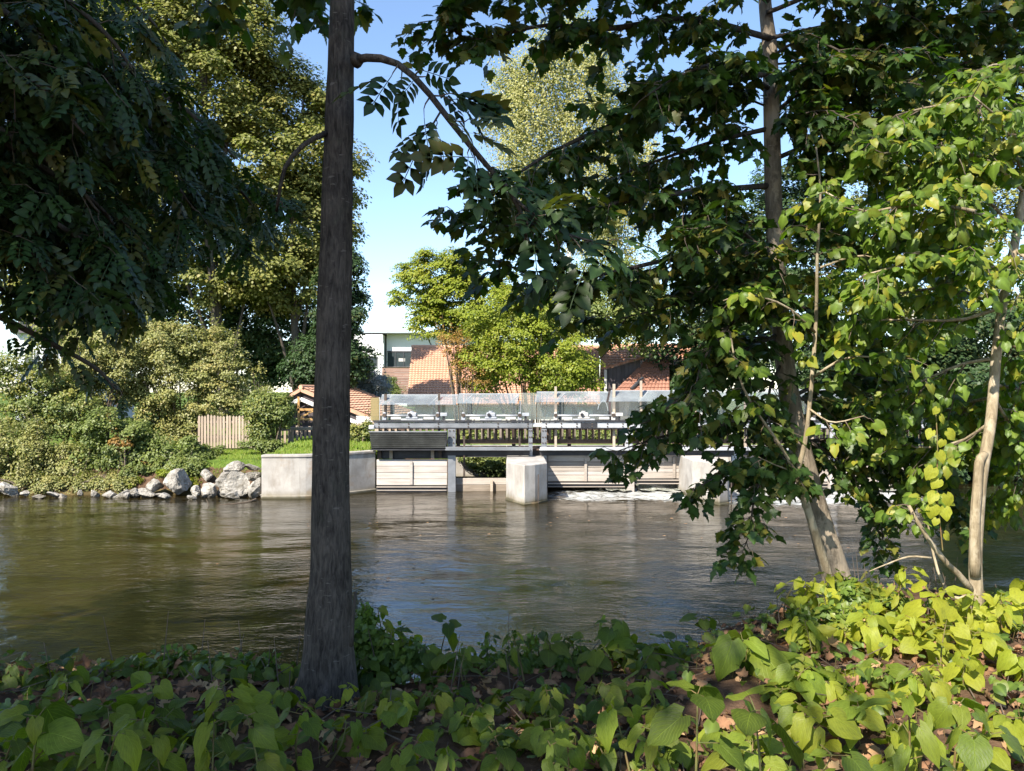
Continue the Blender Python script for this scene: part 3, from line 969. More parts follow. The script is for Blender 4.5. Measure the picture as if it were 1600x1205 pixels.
def gear(label, xl, xr, xm, stakes, white, stake_mat='rust_steel'):
    """xl, xr: bearings; xm: gearbox"""
    r = thing('lifting_gear', label, 'lifting gear', (X(xm, YM), YM, Z(657, YM)), 'lifting gear of the gates')
    zb = Z(656.6, YM)
    m = M['machine_white'] if white else M['machine']
    MB().box(X(xm - 17, YM), X(xm + 17, YM), YM - .08, YM + .12, zb, zb + .045).build('base_plate', M['steel_bright'], r, False, .006)
    MB().box(X(xm - 9, YM), X(xm + 9, YM), YM - .10, YM + .1, zb + .047, zb + .11).build('gear_foot', m, r, False, .01)
    gb = MB().box(X(xm - 7, YM), X(xm + 7, YM), YM - .085, YM + .09, zb + .112, zb + .25).build('gearbox', m, r, False, .025)
    MB().tube([(X(xm, YM), YM, zb + .252), (X(xm, YM), YM, zb + .30)], .075, 12).build('gear_cap', m, gb)
    MB().tube([(X(xm - 3, YM), YM - .088, zb + .18), (X(xm - 3, YM), YM - .15, zb + .18)], .055, 12).build('motor_end', M['steel_dark'], gb)
    MB().tube([(X(xl, YM), YM, zb + .15), (X(xm - 7, YM), YM, zb + .15)], .028, 10).build('shaft', M['steel_bright'], r, True)
    MB().tube([(X(xm + 7, YM), YM, zb + .15), (X(xr, YM), YM, zb + .15)], .028, 10).build('shaft', M['steel_bright'], r, True)
    for q in (xl + 18, xr - 14):
        MB().box(X(q - 8, YM), X(q + 8, YM), YM - .06, YM + .09, zb + .02, zb + .10).build('shaft_guard', M['machine_white'], r, False, .01)
    for q in (xl, xr):
        bb = MB()
        bb.box(X(q - 3, YM), X(q + 3, YM), YM - .07, YM + .07, zb, zb + .11)
        bb.box(X(q - 2, YM), X(q + 2, YM), YM - .055, YM + .055, zb + .11, zb + .26)
        bb = bb.build('bearing', m, r, False, .012)
        MB().tube([(X(q, YM), YM - .056, zb + .16), (X(q, YM), YM - .10, zb + .16)], .06, 12).build('bearing_cap', M['rust_steel'], bb)
    sb = MB().box(X(xr + 4, YM), X(xr + 15, YM), YM - .08, YM + .06, zb + .13, zb + .24).build('switch_box', m, r, False, .012)
    MB().box(X(xr + 8, YM), X(xr + 11, YM), YM - .03, YM + .01, zb, zb + .128).build('box_leg', M['steel_dark'], sb)
    for q, top, bot, w in stakes:
        MB().box(X(q - w / 2, YM), X(q + w / 2, YM), YM + .075, YM + .15, Z(bot, YM), Z(top, YM)).build('lifting_bar', M[stake_mat], r, False, .004)
    return r


gear('grey lifting gear between two dark bars above the silvery board gate', 601, 684, 644, ((601.5, 616, 717, 4), (685.5, 614.5, 717, 3.2)), False)
gear('grey lifting gear above the log gate', 724, 812, 767, ((725, 648, 745, 3), (812, 648, 745, 3)), False)
gear('pale lifting gear between two tall stakes above the gate beside the pointed pier', 868, 958, 912, ((868.5, 604, 708, 3.6), (960, 600, 708, 4)), True, 'rail_wood')
gear('pale lifting gear with a tall stake half hidden by maple leaves', 1003, 1086, 1046, ((1002.5, 595, 708, 3.6), (1088, 604, 708, 3.6)), True, 'rail_wood')
gear('pale lifting gear hidden behind the leaning maple', 1166, 1270, 1218, ((1166, 604, 708, 3.6), (1271, 604, 708, 3.6)), True, 'rail_wood')

# ---- what shows behind the low log gate: the back wall of the basin
bw = thing('basin_wall', 'sunlit concrete back wall under the bridge behind the log gate', 'concrete wall', (1.5, 28.6, 0))
MB().box(X(700, 28.6), X(1500, 28.6), 28.55, 28.9, -1.0, 1.25).build('wall_body', M['concrete'], bw, False, .02)
ab = thing('abutment', 'concrete abutment under the bridge behind the opening of the raised gate', 'abutment', (X(890, 26.5), 26.5, 0))
MB().box(X(856, 26.3), X(939, 26.3), 26.3, 27.2, -1.1, .95).build('abutment_body', M['concrete'], ab, False, .02)
sp_ = thing('spillway_sill', 'wet concrete sill under the bridge with water pouring over', 'sill', (6, 26.2, 0))
MB().box(X(941, 26.4), X(1462, 26.4), 26.4, 27.4, -1.1, .18).build('sill_body', M['concrete'], sp_, False, .04)
t = NT('pouring_water')
p = t.pos()
st_ = t.noise(1.0, 7, .7, t.scaled(p, (9, 3.0, 3.0)), .8)
wh = t.bsdf((.56, .57, .54), .5, 0, t.bump(st_, .8, .04), .4)
gr = t.bsdf((.16, .165, .11), .12, 0, t.bump(st_, .5, .04), .5, IOR=1.33)
M['chute'] = t.done(t.n('ShaderNodeMixShader', {0: t.ramp(st_, [(.40, (0, 0, 0)), (.74, (1, 1, 1))]), 1: gr, 2: wh}).outputs[0])
for x0, x1, lab in ((941, 978, 1), (991, 1103, 2), (1152, 1293, 3), (1307, 1436, 4)):
    n1_, n2_ = 26, 14
    v, f = [], []
    for j in range(n2_):
        q = j / (n2_ - 1)
        y = 27.3 - q * 2.6
        z = .36 - .30 * sm(.15, .85, q)
        for i in range(n1_):
            xx = X(x0, 26) + (X(x1, 26) - X(x0, 26)) * i / (n1_ - 1)
            v.append((xx, y, z + .07 * mnoise.noise(Vector((xx * 2.6, y * 1.4, lab * 5))) + .10 * q * abs(mnoise.noise(Vector((xx * 3.1, y * 3, 2))))))
    for j in range(n2_ - 1):
        for i in range(n1_ - 1):
            a = j * n1_ + i
            f.append((a, a + n1_, a + n1_ + 1, a + 1))
    stuff(link(bpy.data.objects.new('white_water', mesh_from('white_water', v, f, M['chute'], True))))

# ================================================================ BUILDINGS, FENCES, BOULDERS
M['render_white'] = m_plain('white_render', (.80, .79, .77), .85, var=.06, scale=.5, bump=.1)
M['render_blue'] = m_plain('pale_render', (.62, .65, .70), .85, var=.08, scale=.5, bump=.1)
M['window_glass'] = m_plain('window_glass', (.05, .065, .07), .08, var=.3, scale=1, bump=.01, spec=.8)
M['frame_dark'] = m_plain('dark_frame', (.06, .062, .07), .5)
M['cladding'] = m_wood('cladding_board', (.34, .215, .17), (.16, .095, .075), 'x', scale=.5)
M['dark_wood'] = m_wood('dark_gable_board', (.11, .09, .095), (.055, .045, .05), 'z', scale=.5)
M['white_paint'] = m_plain('white_paint', (.78, .76, .72), .6, var=.08)
M['orange_wood'] = m_wood('new_timber', (.55, .33, .13), (.36, .19, .07), 'x')


def m_tile(name, a, b, d):
    t = NT(name)
    p = t.pos()
    n = t.noise(5.5, 4, .7, t.scaled(p, (1, 1, 1)))
    big = t.noise(.5, 4, .6, p)
    c = t.ramp(t.math('ADD', t.math('MULTIPLY', n, .6), t.math('MULTIPLY', big, .4)), [(.34, b), (.6, a)])
    c = t.mix(t.ramp(t.noise(1.3, 5, .7, p), [(.60, (0, 0, 0)), (.8, (.6, .6, .6))]), c, d)
    return t.done(t.bsdf(c, .85, 0, None, .15))


M['tile'] = m_tile('clay_tile', (.60, .36, .245), (.50, .27, .175), (.33, .235, .18))
M['tile_red'] = m_tile('red_clay_tile', (.36, .185, .13), (.27, .13, .09), (.18, .12, .10))


def tile_slope(name, parent, a, b, c, d, mat, rows, cols, singles=True):
    """roof slope a-b (ridge) to d-c (eave): every course a proud lapped strip; the tiles of each course stand apart by shallow steps"""
    a, b, c, d = [Vector(q) for q in (a, b, c, d)]
    nrm = (b - a).cross(d - a).normalized()
    if nrm.z < 0:
        nrm = -nrm
    base = MB()
    base.add([a, b, c, d, a - nrm * .12, b - nrm * .12, c - nrm * .12, d - nrm * .12], [(0, 1, 2, 3), (7, 6, 5, 4), (0, 4, 5, 1), (1, 5, 6, 2), (2, 6, 7, 3), (3, 7, 4, 0)])
    base.build(name, mat, parent)
    rg = random.Random(rows * 31 + cols)
    w = MB()
    for r_ in range(rows):
        t0, t1 = r_ / rows, (r_ + 1.12) / rows
        for k in range(cols):
            s0, s1 = k / cols, (k + .93) / cols
            q = [a.lerp(b, s0).lerp(d.lerp(c, s0), t0), a.lerp(b, s1).lerp(d.lerp(c, s1), t0),
                 a.lerp(b, s1).lerp(d.lerp(c, s1), min(t1, 1.01)), a.lerp(b, s0).lerp(d.lerp(c, s0), min(t1, 1.01))]
            j = rg.uniform(0, .012)
            top = [q[0] + nrm * .012, q[1] + nrm * .012, q[2] + nrm * (.060 + j), q[3] + nrm * (.060 + j)]
            e = [q[2] + nrm * .004, q[3] + nrm * .004]
            mm = (top[2] + top[3]) / 2 + nrm * .03
            m0 = (top[0] + top[1]) / 2 + nrm * .03
            w.add([top[0], m0, top[1], top[2], mm, top[3], e[0], e[1]], [(0, 1, 4, 5), (1, 2, 3, 4), (5, 4, 7), (4, 3, 6), (4, 6, 7)])
    stuff(w.build('tile_courses', mat, parent))


# ---- white flat-roofed house far behind
YB = 95.0
h = thing('white_house', 'white modern flat-roofed house with a wide window far behind the red roofs', 'house', (X(640, YB), YB, 1.3))
MB().box(X(604, YB), X(770, YB), YB, YB + 9, 1.2, Z(522, YB)).build('wall', M['render_white'], h, False, .02)
MB().box(X(470, YB), X(601, YB), YB - 1.4, YB + 9, 1.2, Z(524, YB)).build('wall', M['render_white'], h, False, .02)
MB().box(X(468, YB), X(772, YB), YB - 1.5, YB + 9.2, Z(522, YB) + .01, Z(520.4, YB)).build('roof_edge', M['machine'], h)
MB().box(X(596, YB), X(602.5, YB), YB - 1.55, YB - 1.41, 1.2, Z(538, YB)).build('wall_fin', M['render_white'], h, False, .02)


def wide_window(x0, x1, y0, y1, Y, n):
    f = MB()
    f.box(X(x0, Y), X(x1, Y), Y - .10, Y - .01, Z(y0 + 2.2, Y), Z(y0, Y))
    f.build('window', M['frame_dark'], h)
    win = h.children[-1]
    for i in range(n):
        a = x0 + (x1 - x0) * i / n
        b = x0 + (x1 - x0) * (i + 1) / n
        MB().box(X(a + .5, Y), X(b - .5, Y), Y - .05, Y - .012, Z(y1, Y), Z(y0 + 2.4, Y)).build('pane', M['window_glass'], win)
        MB().box(X(b - .5, Y), X(b + .5, Y), Y - .12, Y - .011, Z(y1, Y), Z(y0 + 2.3, Y)).build('frame', M['frame_dark'], win)
    MB().box(X(x0 - .5, Y), X(x1 + .8, Y), Y - .18, Y - .01, Z(y1 + 1, Y), Z(y1 + .1, Y)).build('sill', M['machine'], win)
    return win


w1 = wide_window(605, 644, 548.5, 573, YB, 3)
MB().box(X(623, YB), X(633, YB), YB - .062, YB - .052, Z(565, YB), Z(560, YB)).build('blind', M['machine_white'], w1)
wide_window(572, 589, 557, 573, YB - 1.4, 2)
for px in (604, 607.5):
    MB().tube([(X(px, YB), YB + .6, Z(521, YB)), (X(px, YB), YB + .6, Z(509, YB))], .11, 10).build('flue', M['steel_bright'], h)
MB().tube([(X(680, YB), YB + .6, Z(521, YB)), (X(680, YB), YB + .6, Z(516, YB))], .12, 10).build('flue', M['steel_bright'], h)
# ---- timber clad wall below it
YC = 80.0
c_ = thing('plank_wall', 'brown wall of horizontal planks below the wide white window', 'plank wall', (X(620, YC), YC, 1.3))
for i in range(14):
    a, b = 574.5 + i * 4.0, 574.5 + (i + 1) * 4.0
    MB().box(X(597, YC), X(648, YC), YC + random.Random(i).uniform(-.02, .02), YC + .12, Z(b, YC) + .012, Z(a, YC)).build('plank', M['cladding'], c_)
MB().box(X(596, YC), X(650, YC), YC - .05, YC + .2, Z(574.2, YC), Z(573.2, YC)).build('cap', M['rust_steel'], c_)

# ---- house with the big orange tiled roof
hr = thing('tiled_house', 'house with a broad orange clay tile roof behind the yellow-green bush', 'house', (X(780, 46), 46, 1.3))
ra, rb = P(643, 543, 48.0), P(936, 543, 48.0)
rd, rc = P(636, 633, 42.2), P(938, 633, 42.2)
rc.z = rd.z
tile_slope('roof', hr, ra, rb, rc, rd, M['tile'], 26, 62)
MB().box(rd.x + .35, rc.x - .35, 42.9, 52.5, 1.1, rd.z + .0).build('wall', M['render_white'], hr)
back_d, back_c = Vector((rd.x, 54, rd.z)), Vector((rc.x, 54, rc.z))
MB().add([ra + Vector((.3, .02, -.12)), back_d + Vector((.3, 0, 0)), rd + Vector((.3, 0, -.12))], [(0, 1, 2)]).build('gable', M['render_white'], hr)
MB().add([ra + Vector((0, .01, 0)), rb + Vector((0, .01, 0)), back_c, back_d], [(0, 1, 2, 3)]).build('roof', M['tile'], hr)
MB().tube([ra + Vector((0, 0, .03)), rb + Vector((0, 0, .03))], .13, 8).build('ridge_tiles', M['tile'], hr)

# ---- second house: orange slope above a dark boarded gable and a lower red lean-to
h2_ = thing('gabled_house', 'red tiled house with a dark boarded gable right of the bush', 'house', (X(1000, 46), 46, 1.3))
a, b = P(939, 540, 49), P(1092, 540, 49)
d, c = P(937, 596, 45), P(1092, 596, 45)
c.z = d.z
tile_slope('roof', h2_, a, b, c, d, M['tile'], 14, 26)
MB().tube([a, b], .13, 8).build('ridge_tiles', M['tile'], h2_)
MB().box(X(945, 44.6), X(1090, 44.6), 45.3, 53, 1.1, d.z - .1).build('wall', M['render_white'], h2_)
yg = 44.0
g0, g1, g2, g3 = P(945.5, 612, yg), P(945.5, 578, yg), P(1001, 562, yg), P(1001, 612, yg)
nb = 9
for i in range(nb):
    f0, f1 = i / nb, (i + .96) / nb
    xa_, xb_ = g0.x + (g3.x - g0.x) * f0, g0.x + (g3.x - g0.x) * f1
    za_, zb_ = g1.z + (g2.z - g1.z) * f0, g1.z + (g2.z - g1.z) * f1
    v = [(xa_, yg, 1.3), (xb_, yg, 1.3), (xb_, yg, zb_), (xa_, yg, za_)]
    v += [(q[0], yg + .08, q[2]) for q in v]
    MB().add(v, [(0, 1, 2, 3), (7, 6, 5, 4), (0, 4, 5, 1), (1, 5, 6, 2), (2, 6, 7, 3), (3, 7, 4, 0)]).build('gable_board', M['dark_wood'], h2_)
MB().bar(g1 + Vector((-.2, -.1, .08)), g2 + Vector((.3, -.1, .14)), .25, .10).build('verge', M['tile_red'], h2_)
MB().bar(P(946, 578, yg - .08), P(946, 614, yg - .08), .14, .14).build('downpipe', M['machine_white'], h2_)
e0, e1, e2, e3 = P(1010, 562, 44.6), P(1046, 562, 44.6), P(1046, 612, 42.6), P(960, 612, 42.6)
tile_slope('lower_roof', h2_, e0, e1, e2, e3, M['tile_red'], 9, 14)
MB().bar(P(1004, 590, 43.0), P(986, 608, 42.6), .16, .10).build('roof_window', M['frame_dark'], h2_)

# ---- white house at the left edge behind the bushes
hl = thing('white_villa', 'pale house wall glimpsed behind the bush near the left edge', 'house', (X(70, 48), 48, 1.3))
MB().box(X(24, 48), X(112, 48), 48, 56, 1.1, Z(520, 48)).build('wall', M['render_blue'], hl, False, .02)
MB().add([P(18, 520, 47.6), P(120, 520, 47.6), P(100, 485, 52), P(38, 485, 52)], [(0, 1, 2, 3)]).build('roof', M['dark_wood'], hl)
for x0 in (40, 76):
    f = MB().box(X(x0, 48), X(x0 + 14, 48), 47.9, 47.99, Z(575, 48), Z(545, 48)).build('window', M['white_paint'], hl)
    MB().box(X(x0 + 1.5, 48), X(x0 + 12.5, 48), 47.87, 47.897, Z(573, 48), Z(547, 48)).build('pane', M['window_glass'], f)

# ---- shed with a low tiled gable
YS = 33.0
sh_ = thing('garden_shed', 'low shed with orange tiled gable roof and white bargeboards behind the ash trunk', 'shed', (X(500, YS), YS, 1.3))
rid = P(470, 606, YS)
lft = P(437, 625, YS)
rgt = P(583, 652, YS)
dep = Vector((1.2, 5.5, 0))
tile_slope('roof', sh_, rid, rid + dep, lft + dep, lft, M['tile'], 6, 14)
tile_slope('roof', sh_, rid, rid + dep, rgt + dep, rgt, M['tile'], 13, 14)
MB().tube([rid + Vector((0, -.05, .03)), rid + dep], .10, 8).build('ridge_tiles', M['tile'], sh_)
for q, nm in ((lft, 1), (rgt, 2)):
    MB().bar(rid + Vector((0, -.08, -.10)), q + Vector((0, -.08, -.10)), .06, .12).build('verge', M['tile'], sh_)
    MB().bar(rid + Vector((0, -.04, -.48)), q + Vector((0 if nm == 1 else -.3, -.04, -.40)), .05, .16).build('bargeboard', M['white_paint'], sh_)
    MB().bar(rid + Vector((0, .10, -.30)), q + Vector((0, .10, -.28)), .05, .30).build('eave_board', M['dark_wood'], sh_)
gw = [rid + Vector((0, .3, -.55)), lft + Vector((.3, .3, -.5)), Vector((lft.x + .3, YS + .3, 1.2)), Vector((rgt.x - .5, YS + .3, 1.2)), rgt + Vector((-.5, .3, -.3))]
MB().add(gw + [q + Vector((0, .1, 0)) for q in gw], [(0, 1, 2, 3, 4), (9, 8, 7, 6, 5)]).build('gable_wall', M['dark_wood'], sh_)
for a, b, w_ in ((P(464, 640, YS), P(492, 640, YS), .10), (P(468, 655, YS), P(496, 655, YS), .10), (P(467, 620, YS), P(467, 672, YS), .09), (P(470, 652, YS), P(490, 642, YS), .07)):
    MB().bar(a + Vector((0, -.05, 0)), b + Vector((0, -.05, 0)), .06, w_).build('brace', M['orange_wood'], sh_)

# ---- picket fence beside the bushes
YFc = 27.6
fe = thing('picket_fence', 'pale upright picket fence between the bushes on the lawn', 'fence', (X(370, YFc), YFc, 1.3))
for z in (1.62, 2.16):
    MB().box(X(308, YFc), X(440, YFc), YFc + .03, YFc + .07, z - .04, z + .04).build('rail', M['picket_pale'], fe)
rg = random.Random(8)
x = X(309, YFc)
while x < X(440, YFc):
    w_ = .078
    zt = 2.41 + rg.uniform(-.03, .03) - .0018 * (x * 40 + 400) * .1
    l = rg.uniform(-.012, .012)
    v = [(x, 1.22), (x + w_, 1.22), (x + w_ + l, zt - .05), (x + w_ / 2 + l, zt), (x + l, zt - .05)]
    MB().add([(a, YFc, b) for a, b in v] + [(a, YFc + .022, b) for a, b in v],
             [(0, 1, 2, 3, 4), (9, 8, 7, 6, 5)] + [(i, i + 5, (i + 1) % 5 + 5, (i + 1) % 5) for i in range(5)]).build('picket', M['picket_pale'], fe)
    x += .112
# ---- rail fence running to the bridge
YR = 28.6
rf_ = thing('rail_fence', 'weathered post and rail fence with short pales running behind the ash trunk', 'fence', (X(500, YR), YR, 1.3))
MB().bar(P(432, 671, 28.2), P(530, 668.5, 28.4), .09, .13).build('rail', M['rail_wood'], rf_, False, .02)
MB().bar(P(531, 668.5, 28.4), P(586, 661, 27.4), .09, .12).build('rail', M['rail_wood'], rf_, False, .02)
for px, w_ in ((454, .17), (572, .14)):
    q = P(px, 673, 28.45)
    MB().box(q.x - w_ / 2, q.x + w_ / 2, 28.42, 28.42 + w_, 1.1, q.z).build('post', M['rail_wood'], rf_, False, .02)
x = X(437, 28.7)
while x < X(586, 28.7):
    MB().box(x, x + .085, 28.68, 28.70, 1.2, 1.98 + rg.uniform(-.05, .05)).build('pale', M['picket_pale'], rf_)
    x += .155 if rg.random() < .8 else .30
MB().bar((X(437, 28.7), 28.74, 1.85), (X(586, 28.7), 28.74, 1.85), .04, .07).build('rail', M['picket_pale'], rf_)

# ---- pale boards stacked by the fence end (white slabs behind the rail)
tb = thing('garden_table', 'pale slatted table end behind the rail fence by the bridge', 'table', (X(570, 30), 30, 1.35))
for i in range(3):
    MB().bar(P(557, 651 + i * 3.2, 30 - i * .25), P(582, 652.5 + i * 3.2, 30 - i * .25), .14, .05).build('slat', M['white_paint'], tb)
MB().bar(P(575, 655, 29.7), P(577, 672, 29.7), .06, .06).build('leg', M['white_paint'], tb)
MB().bar(P(562, 655, 29.7), P(560, 672, 29.7), .06, .06).build('leg', M['white_paint'], tb)

# ---- boulders along the far bank
t = NT('boulder_stone')
p = t.pos()
n1 = t.noise(1.8, 6, .65, p)
c = t.ramp(n1, [(.3, (.15, .135, .115)), (.5, (.34, .315, .275)), (.72, (.56, .52, .46))])
c = t.mix(t.ramp(t.noise(4.5, 5, .7, p), [(.50, (0, 0, 0)), (.66, (.75, .75, .75))]), c, (.13, .11, .075))
sp = t.n('ShaderNodeSeparateXYZ', {0: p})
c = t.mix(t.ramp(t.math('ADD', sp.outputs[2], t.math('MULTIPLY', n1, .2)), [(.1, (.65, .65, .65)), (.24, (0, 0, 0))]), c, (.10, .08, .045))
M['boulder'] = t.done(t.bsdf(c, .9, 0, t.bump(t.math('ADD', t.noise(14, 7, .72, p), t.math('MULTIPLY', t.noise(4, 4, .6, p), 1.4)), 1.0, .06), .2))


def rock_mesh(name, seed, rx, ry, rz):
    import bmesh
    rg = random.Random(seed)
    bm = bmesh.new()
    bmesh.ops.create_icosphere(bm, subdivisions=4, radius=1)
    cuts = []
    for _ in range(10):
        d_ = Vector((rg.gauss(0, 1), rg.gauss(0, 1), rg.gauss(0, .8))).normalized()
        cuts.append((d_, rg.uniform(.42, .80)))
    for v in bm.verts:
        q = v.co.copy()
        for d_, k in cuts:
            e = q.dot(d_) - k
            if e > 0:
                q -= d_ * e * .97
        q += q.normalized() * (.09 * mnoise.noise(q * 2.2 + Vector((seed, 0, 0))) - .13 * abs(mnoise.noise(q * 4 + Vector((seed, 3, 0)))) + .03 * mnoise.noise(q * 9 + Vector((seed, 3, 0))))
        v.co = Vector((q.x * rx, q.y * ry, q.z * rz)) * 1.14
    me = bpy.data.meshes.new(name)
    bm.to_mesh(me)
    bm.free()
    me.materials.append(M['boulder'])
    return me


ROCKS = [  # px, py of the middle, w, h in photo px, distance, turn, label
    (367, 757, 50, 42, 23.8, .25, 'biggest grey boulder with a dark hollow beneath, next but one to the wall end'),
    (366, 733, 32, 22, 24.6, -.3, 'sloping grey boulder lying on top of the biggest one'),
    (328, 765, 33, 28, 23.8, .1, 'cracked pale boulder at the water left of the biggest one'),
    (366, 775, 25, 14, 23.2, 0, 'small pointed pale stone in front of the biggest boulder'),
    (401, 763, 25, 34, 23.6, .2, 'white upright boulder touching the end of the concrete wall'),
    (396, 731, 25, 11, 24.7, .2, 'small flat stone wedged against the top of the wall end'),
    (396, 743, 25, 19, 24.4, .6, 'brownish stone between the biggest boulder and the wall end'),
    (281, 753, 44, 38, 24.2, -.4, 'broad grey boulder tilted under the dark leaves of the shrub'),
    (241, 760, 34, 25, 24.1, .2, 'pale boulder left of the tilted grey one'),
    (226, 771, 36, 15, 23.7, 0, 'low pale boulder at the waterline under yellow-green creeper'),
    (256, 776, 22, 10, 23.4, .3, 'flat wet stone at the waterline before the pale boulder'),
    (322, 742, 22, 20, 24.7, .1, 'small grey boulder among leaves above the cracked one'),
    (307, 768, 18, 18, 23.9, .1, 'rounded stone between the tilted boulder and the cracked one'),
    (347, 768, 14, 18, 23.9, .4, 'narrow stone squeezed between the cracked boulder and the biggest one'),
    (173, 774, 25, 13, 23.7, .1, 'lone rounded pale stone under the bush at the waterline'),
    (147, 772, 16, 13, 23.8, .5, 'small pale stone beside the lone rounded one'),
    (62, 777, 22, 9, 23.5, 0, 'flat thin stone at the waterline below the reedy bush'),
    (16, 766, 36, 26, 24.0, .2, 'pale stone almost swallowed by the willow scrub'),
    (408, 752, 16, 14, 24.3, .2, 'little stone in the gap beside the wall end'),
    (300, 777, 14, 9, 23.3, .2, 'small wet pebble-like stone before the cracked boulder'),
]
for i, (px, py, w_, h__, Y, rot, lab) in enumerate(ROCKS):
    q = P(px, py, Y)
    s = Y / F
    o = link(bpy.data.objects.new('boulder', rock_mesh('boulder', i + 3, w_ * s / 2, max(w_, h__) * s / 2.3, h__ * s / 2)))
    o.location = q
    o.rotation_euler = (0, rot, i * 1.3)
    o.rotation_euler.z = random.Random(i).uniform(-.4, .4)
    tag(o, lab, 'boulder', 'boulders along the far waterline')

rg_ = random.Random(77)
SM = ['first', 'second', 'third', 'fourth', 'fifth', 'sixth', 'seventh', 'eighth', 'ninth', 'tenth', 'eleventh', 'twelfth', 'thirteenth', 'fourteenth', 'fifteenth', 'sixteenth', 'seventeenth', 'last']
sp_px = [38, 88, 97, 126, 192, 199, 211, 238, 305, 349, 356, 411]
for i, px in enumerate(sp_px):
    s = 23.6 / F
    w_, h__ = rg_.choice((9, 12, 14, 19, 27)), rg_.uniform(6, 15)
    o = link(bpy.data.objects.new('stone', rock_mesh('stone', 60 + i, w_ * s / 2, w_ * s / 2.2, h__ * s / 2)))
    o.location = P(px, 774 + rg_.uniform(-5, 3), 23.5 + rg_.uniform(-.1, .4))
    o.rotation_euler = (rg_.uniform(-.3, .3), rg_.uniform(-.3, .3), rg_.uniform(0, 6))
    tag(o, f'{SM[i] if i < 11 else SM[-1]} from left of the small stones scattered along the far waterline', 'stone', 'small stones along the far waterline')

# a drift branch lying in the shallow water
br = thing('drift_branch', 'bare twig lying in the water before the boulders', 'branch', P(330, 792, 22.4))
MB().tube(spline([P(305, 800, 21.4), P(325, 793, 21.9), P(350, 789, 22.2), P(385, 785, 22.6), P(400, 780, 22.9)], 14), lin(.012, .03, 14), 6).build('branch', M['twig'], br)
MB().tube(spline([P(327, 793, 21.9), P(325, 786, 21.9), P(322, 780, 22.0)], 6), lin(.012, .006, 6), 5).build('side_twig', M['twig'], br)

# ================================================================ TREES AND SHRUBS BEYOND THE RIVER
def clumps(ells, n, rg, lo=.55):
    """points spread through the outer part of a union of ellipsoids, with the outward direction"""
    ells = [(np.array(c, float), np.array(r, float)) for c, r in ells]
    w = np.array([(r[0] * r[1] * r[2]) ** .66 for c, r in ells])
    k = rg.choice(len(ells), n * 3, p=w / w.sum())
    d = unit(rg.normal(size=(n * 3, 3)))
    u = lo + (1 - lo) * rg.random(n * 3) ** .7
    C, RR = np.stack([e[0] for e in ells])[k], np.stack([e[1] for e in ells])[k]
    p = C + d * RR * u[:, None]
    deep = np.zeros(len(p), bool)
    for c, r in ells:
        deep |= (((p - c) / r) ** 2).sum(1) < (lo * .8) ** 2
    p, d = p[~deep][:n], unit(d / RR)[~deep][:n]
    return p, d


def tuft_leaves(c, out, rad, per, size, rg, flat=.55, upw=.7, drop=.25, tuft=.5, yellow=.12):
    """leaves of tufts: mostly on the upper and outer face of each tuft"""
    n = len(c)
    N = n * per
    ci = np.repeat(np.arange(n), per)
    q = unit(rg.normal(size=(N, 3)))
    q[:, 2] = np.abs(q[:, 2]) * np.where(rg.random(N) < .8, 1, -1)
    rr = rad[ci] * (rg.random(N) ** .45)
    off = q * rr[:, None]
    off[:, 2] *= flat
    side = np.sqrt((off[:, :2] ** 2).sum(1)) / rad[ci]
    off[:, 2] -= drop * rad[ci] * side ** 2
    pos = c[ci] + off
    nrm = unit(q * .55 + out[ci] * .35 + np.array((0, 0, upw)) + rg.normal(0, .34, (N, 3)) + np.array((-.16, -.25, .1)))
    d = unit(np.cross(nrm, rg.normal(size=(N, 3)))) + np.array((0, 0, -.35)) + out[ci] * .3
    sz = size * rg.uniform(.65, 1.25, N)
    tc = rg.random(n)
    tint = np.stack([np.clip(tuft * tc[ci] + (1 - tuft) * rg.random(N), 0, 1), np.clip((rg.random(n)[ci] ** 4) * yellow * 4 * rg.random(N) + (rg.random(N) < yellow * .3) * .5, 0, 1)], 1)
    return pos, d, nrm, sz, tint


def pell(Y, *boxes):
    """ellipsoids from photo circles (px, py, rx, ry[, dY, ry_depth]) at distance Y"""
    out = []
    for b in boxes:
        y = Y + (b[4] if len(b) > 4 else 0)
        s = y / F
        q = P(b[0], b[1], y)
        out.append((tuple(q), (b[2] * s, (b[5] if len(b) > 5 else min(b[2], b[3]) * s * 1.0), b[3] * s)))
    return out


def far_tree(name, label, cat, group, mat, base, ells, ntuft, rad, per, size, seed, trunk_r=.3, bark='dark_bark', top=None, lo=.5, flat=.55, upw=.7, drop=.25, yellow=.12, limbs=9, tuft=.5):
    rg = np.random.default_rng(seed)
    per, size = int(per * 1.7), size * .74
    r = thing(name, label, cat, base, group)
    c, out = clumps(ells, ntuft, rg, lo)
    radv = rad * rg.uniform(.6, 1.25, len(c))
    L = tuft_leaves(c, out, radv, per, size, rg, flat, upw, drop, tuft, yellow)
    leaves_object('crown', BROAD, *L, M[mat], r)
    if trunk_r:
        b = Vector(base)
        tp = Vector(top) if top is not None else Vector(ells[0][0])
        mid = b.lerp(tp, .5) + Vector((rg.normal(0, .25), 0, 0))
        path = spline([b - Vector((0, 0, .4)), b + Vector((0, 0, .3)), mid, tp], 12)
        MB().tube(path, [trunk_r * (1.35 if i == 0 else 1 - .85 * i / 11) for i in range(12)], 9, .12, seed).build('trunk', M[bark], r, True)
        w = MB()
        for i in rg.choice(len(c), min(limbs, len(c)), replace=False):
            q = Vector(c[i])
            s0 = path[int(rg.integers(4, 10))]
            m = s0.lerp(q, .5) + Vector((0, 0, .1 * (q - s0).length))
            w.tube(spline([s0, m, q], 6), lin(trunk_r * .3, .02, 6), 5)
        if w.v:
            stuff(w.build('limbs', M[bark], r, True))
    return r


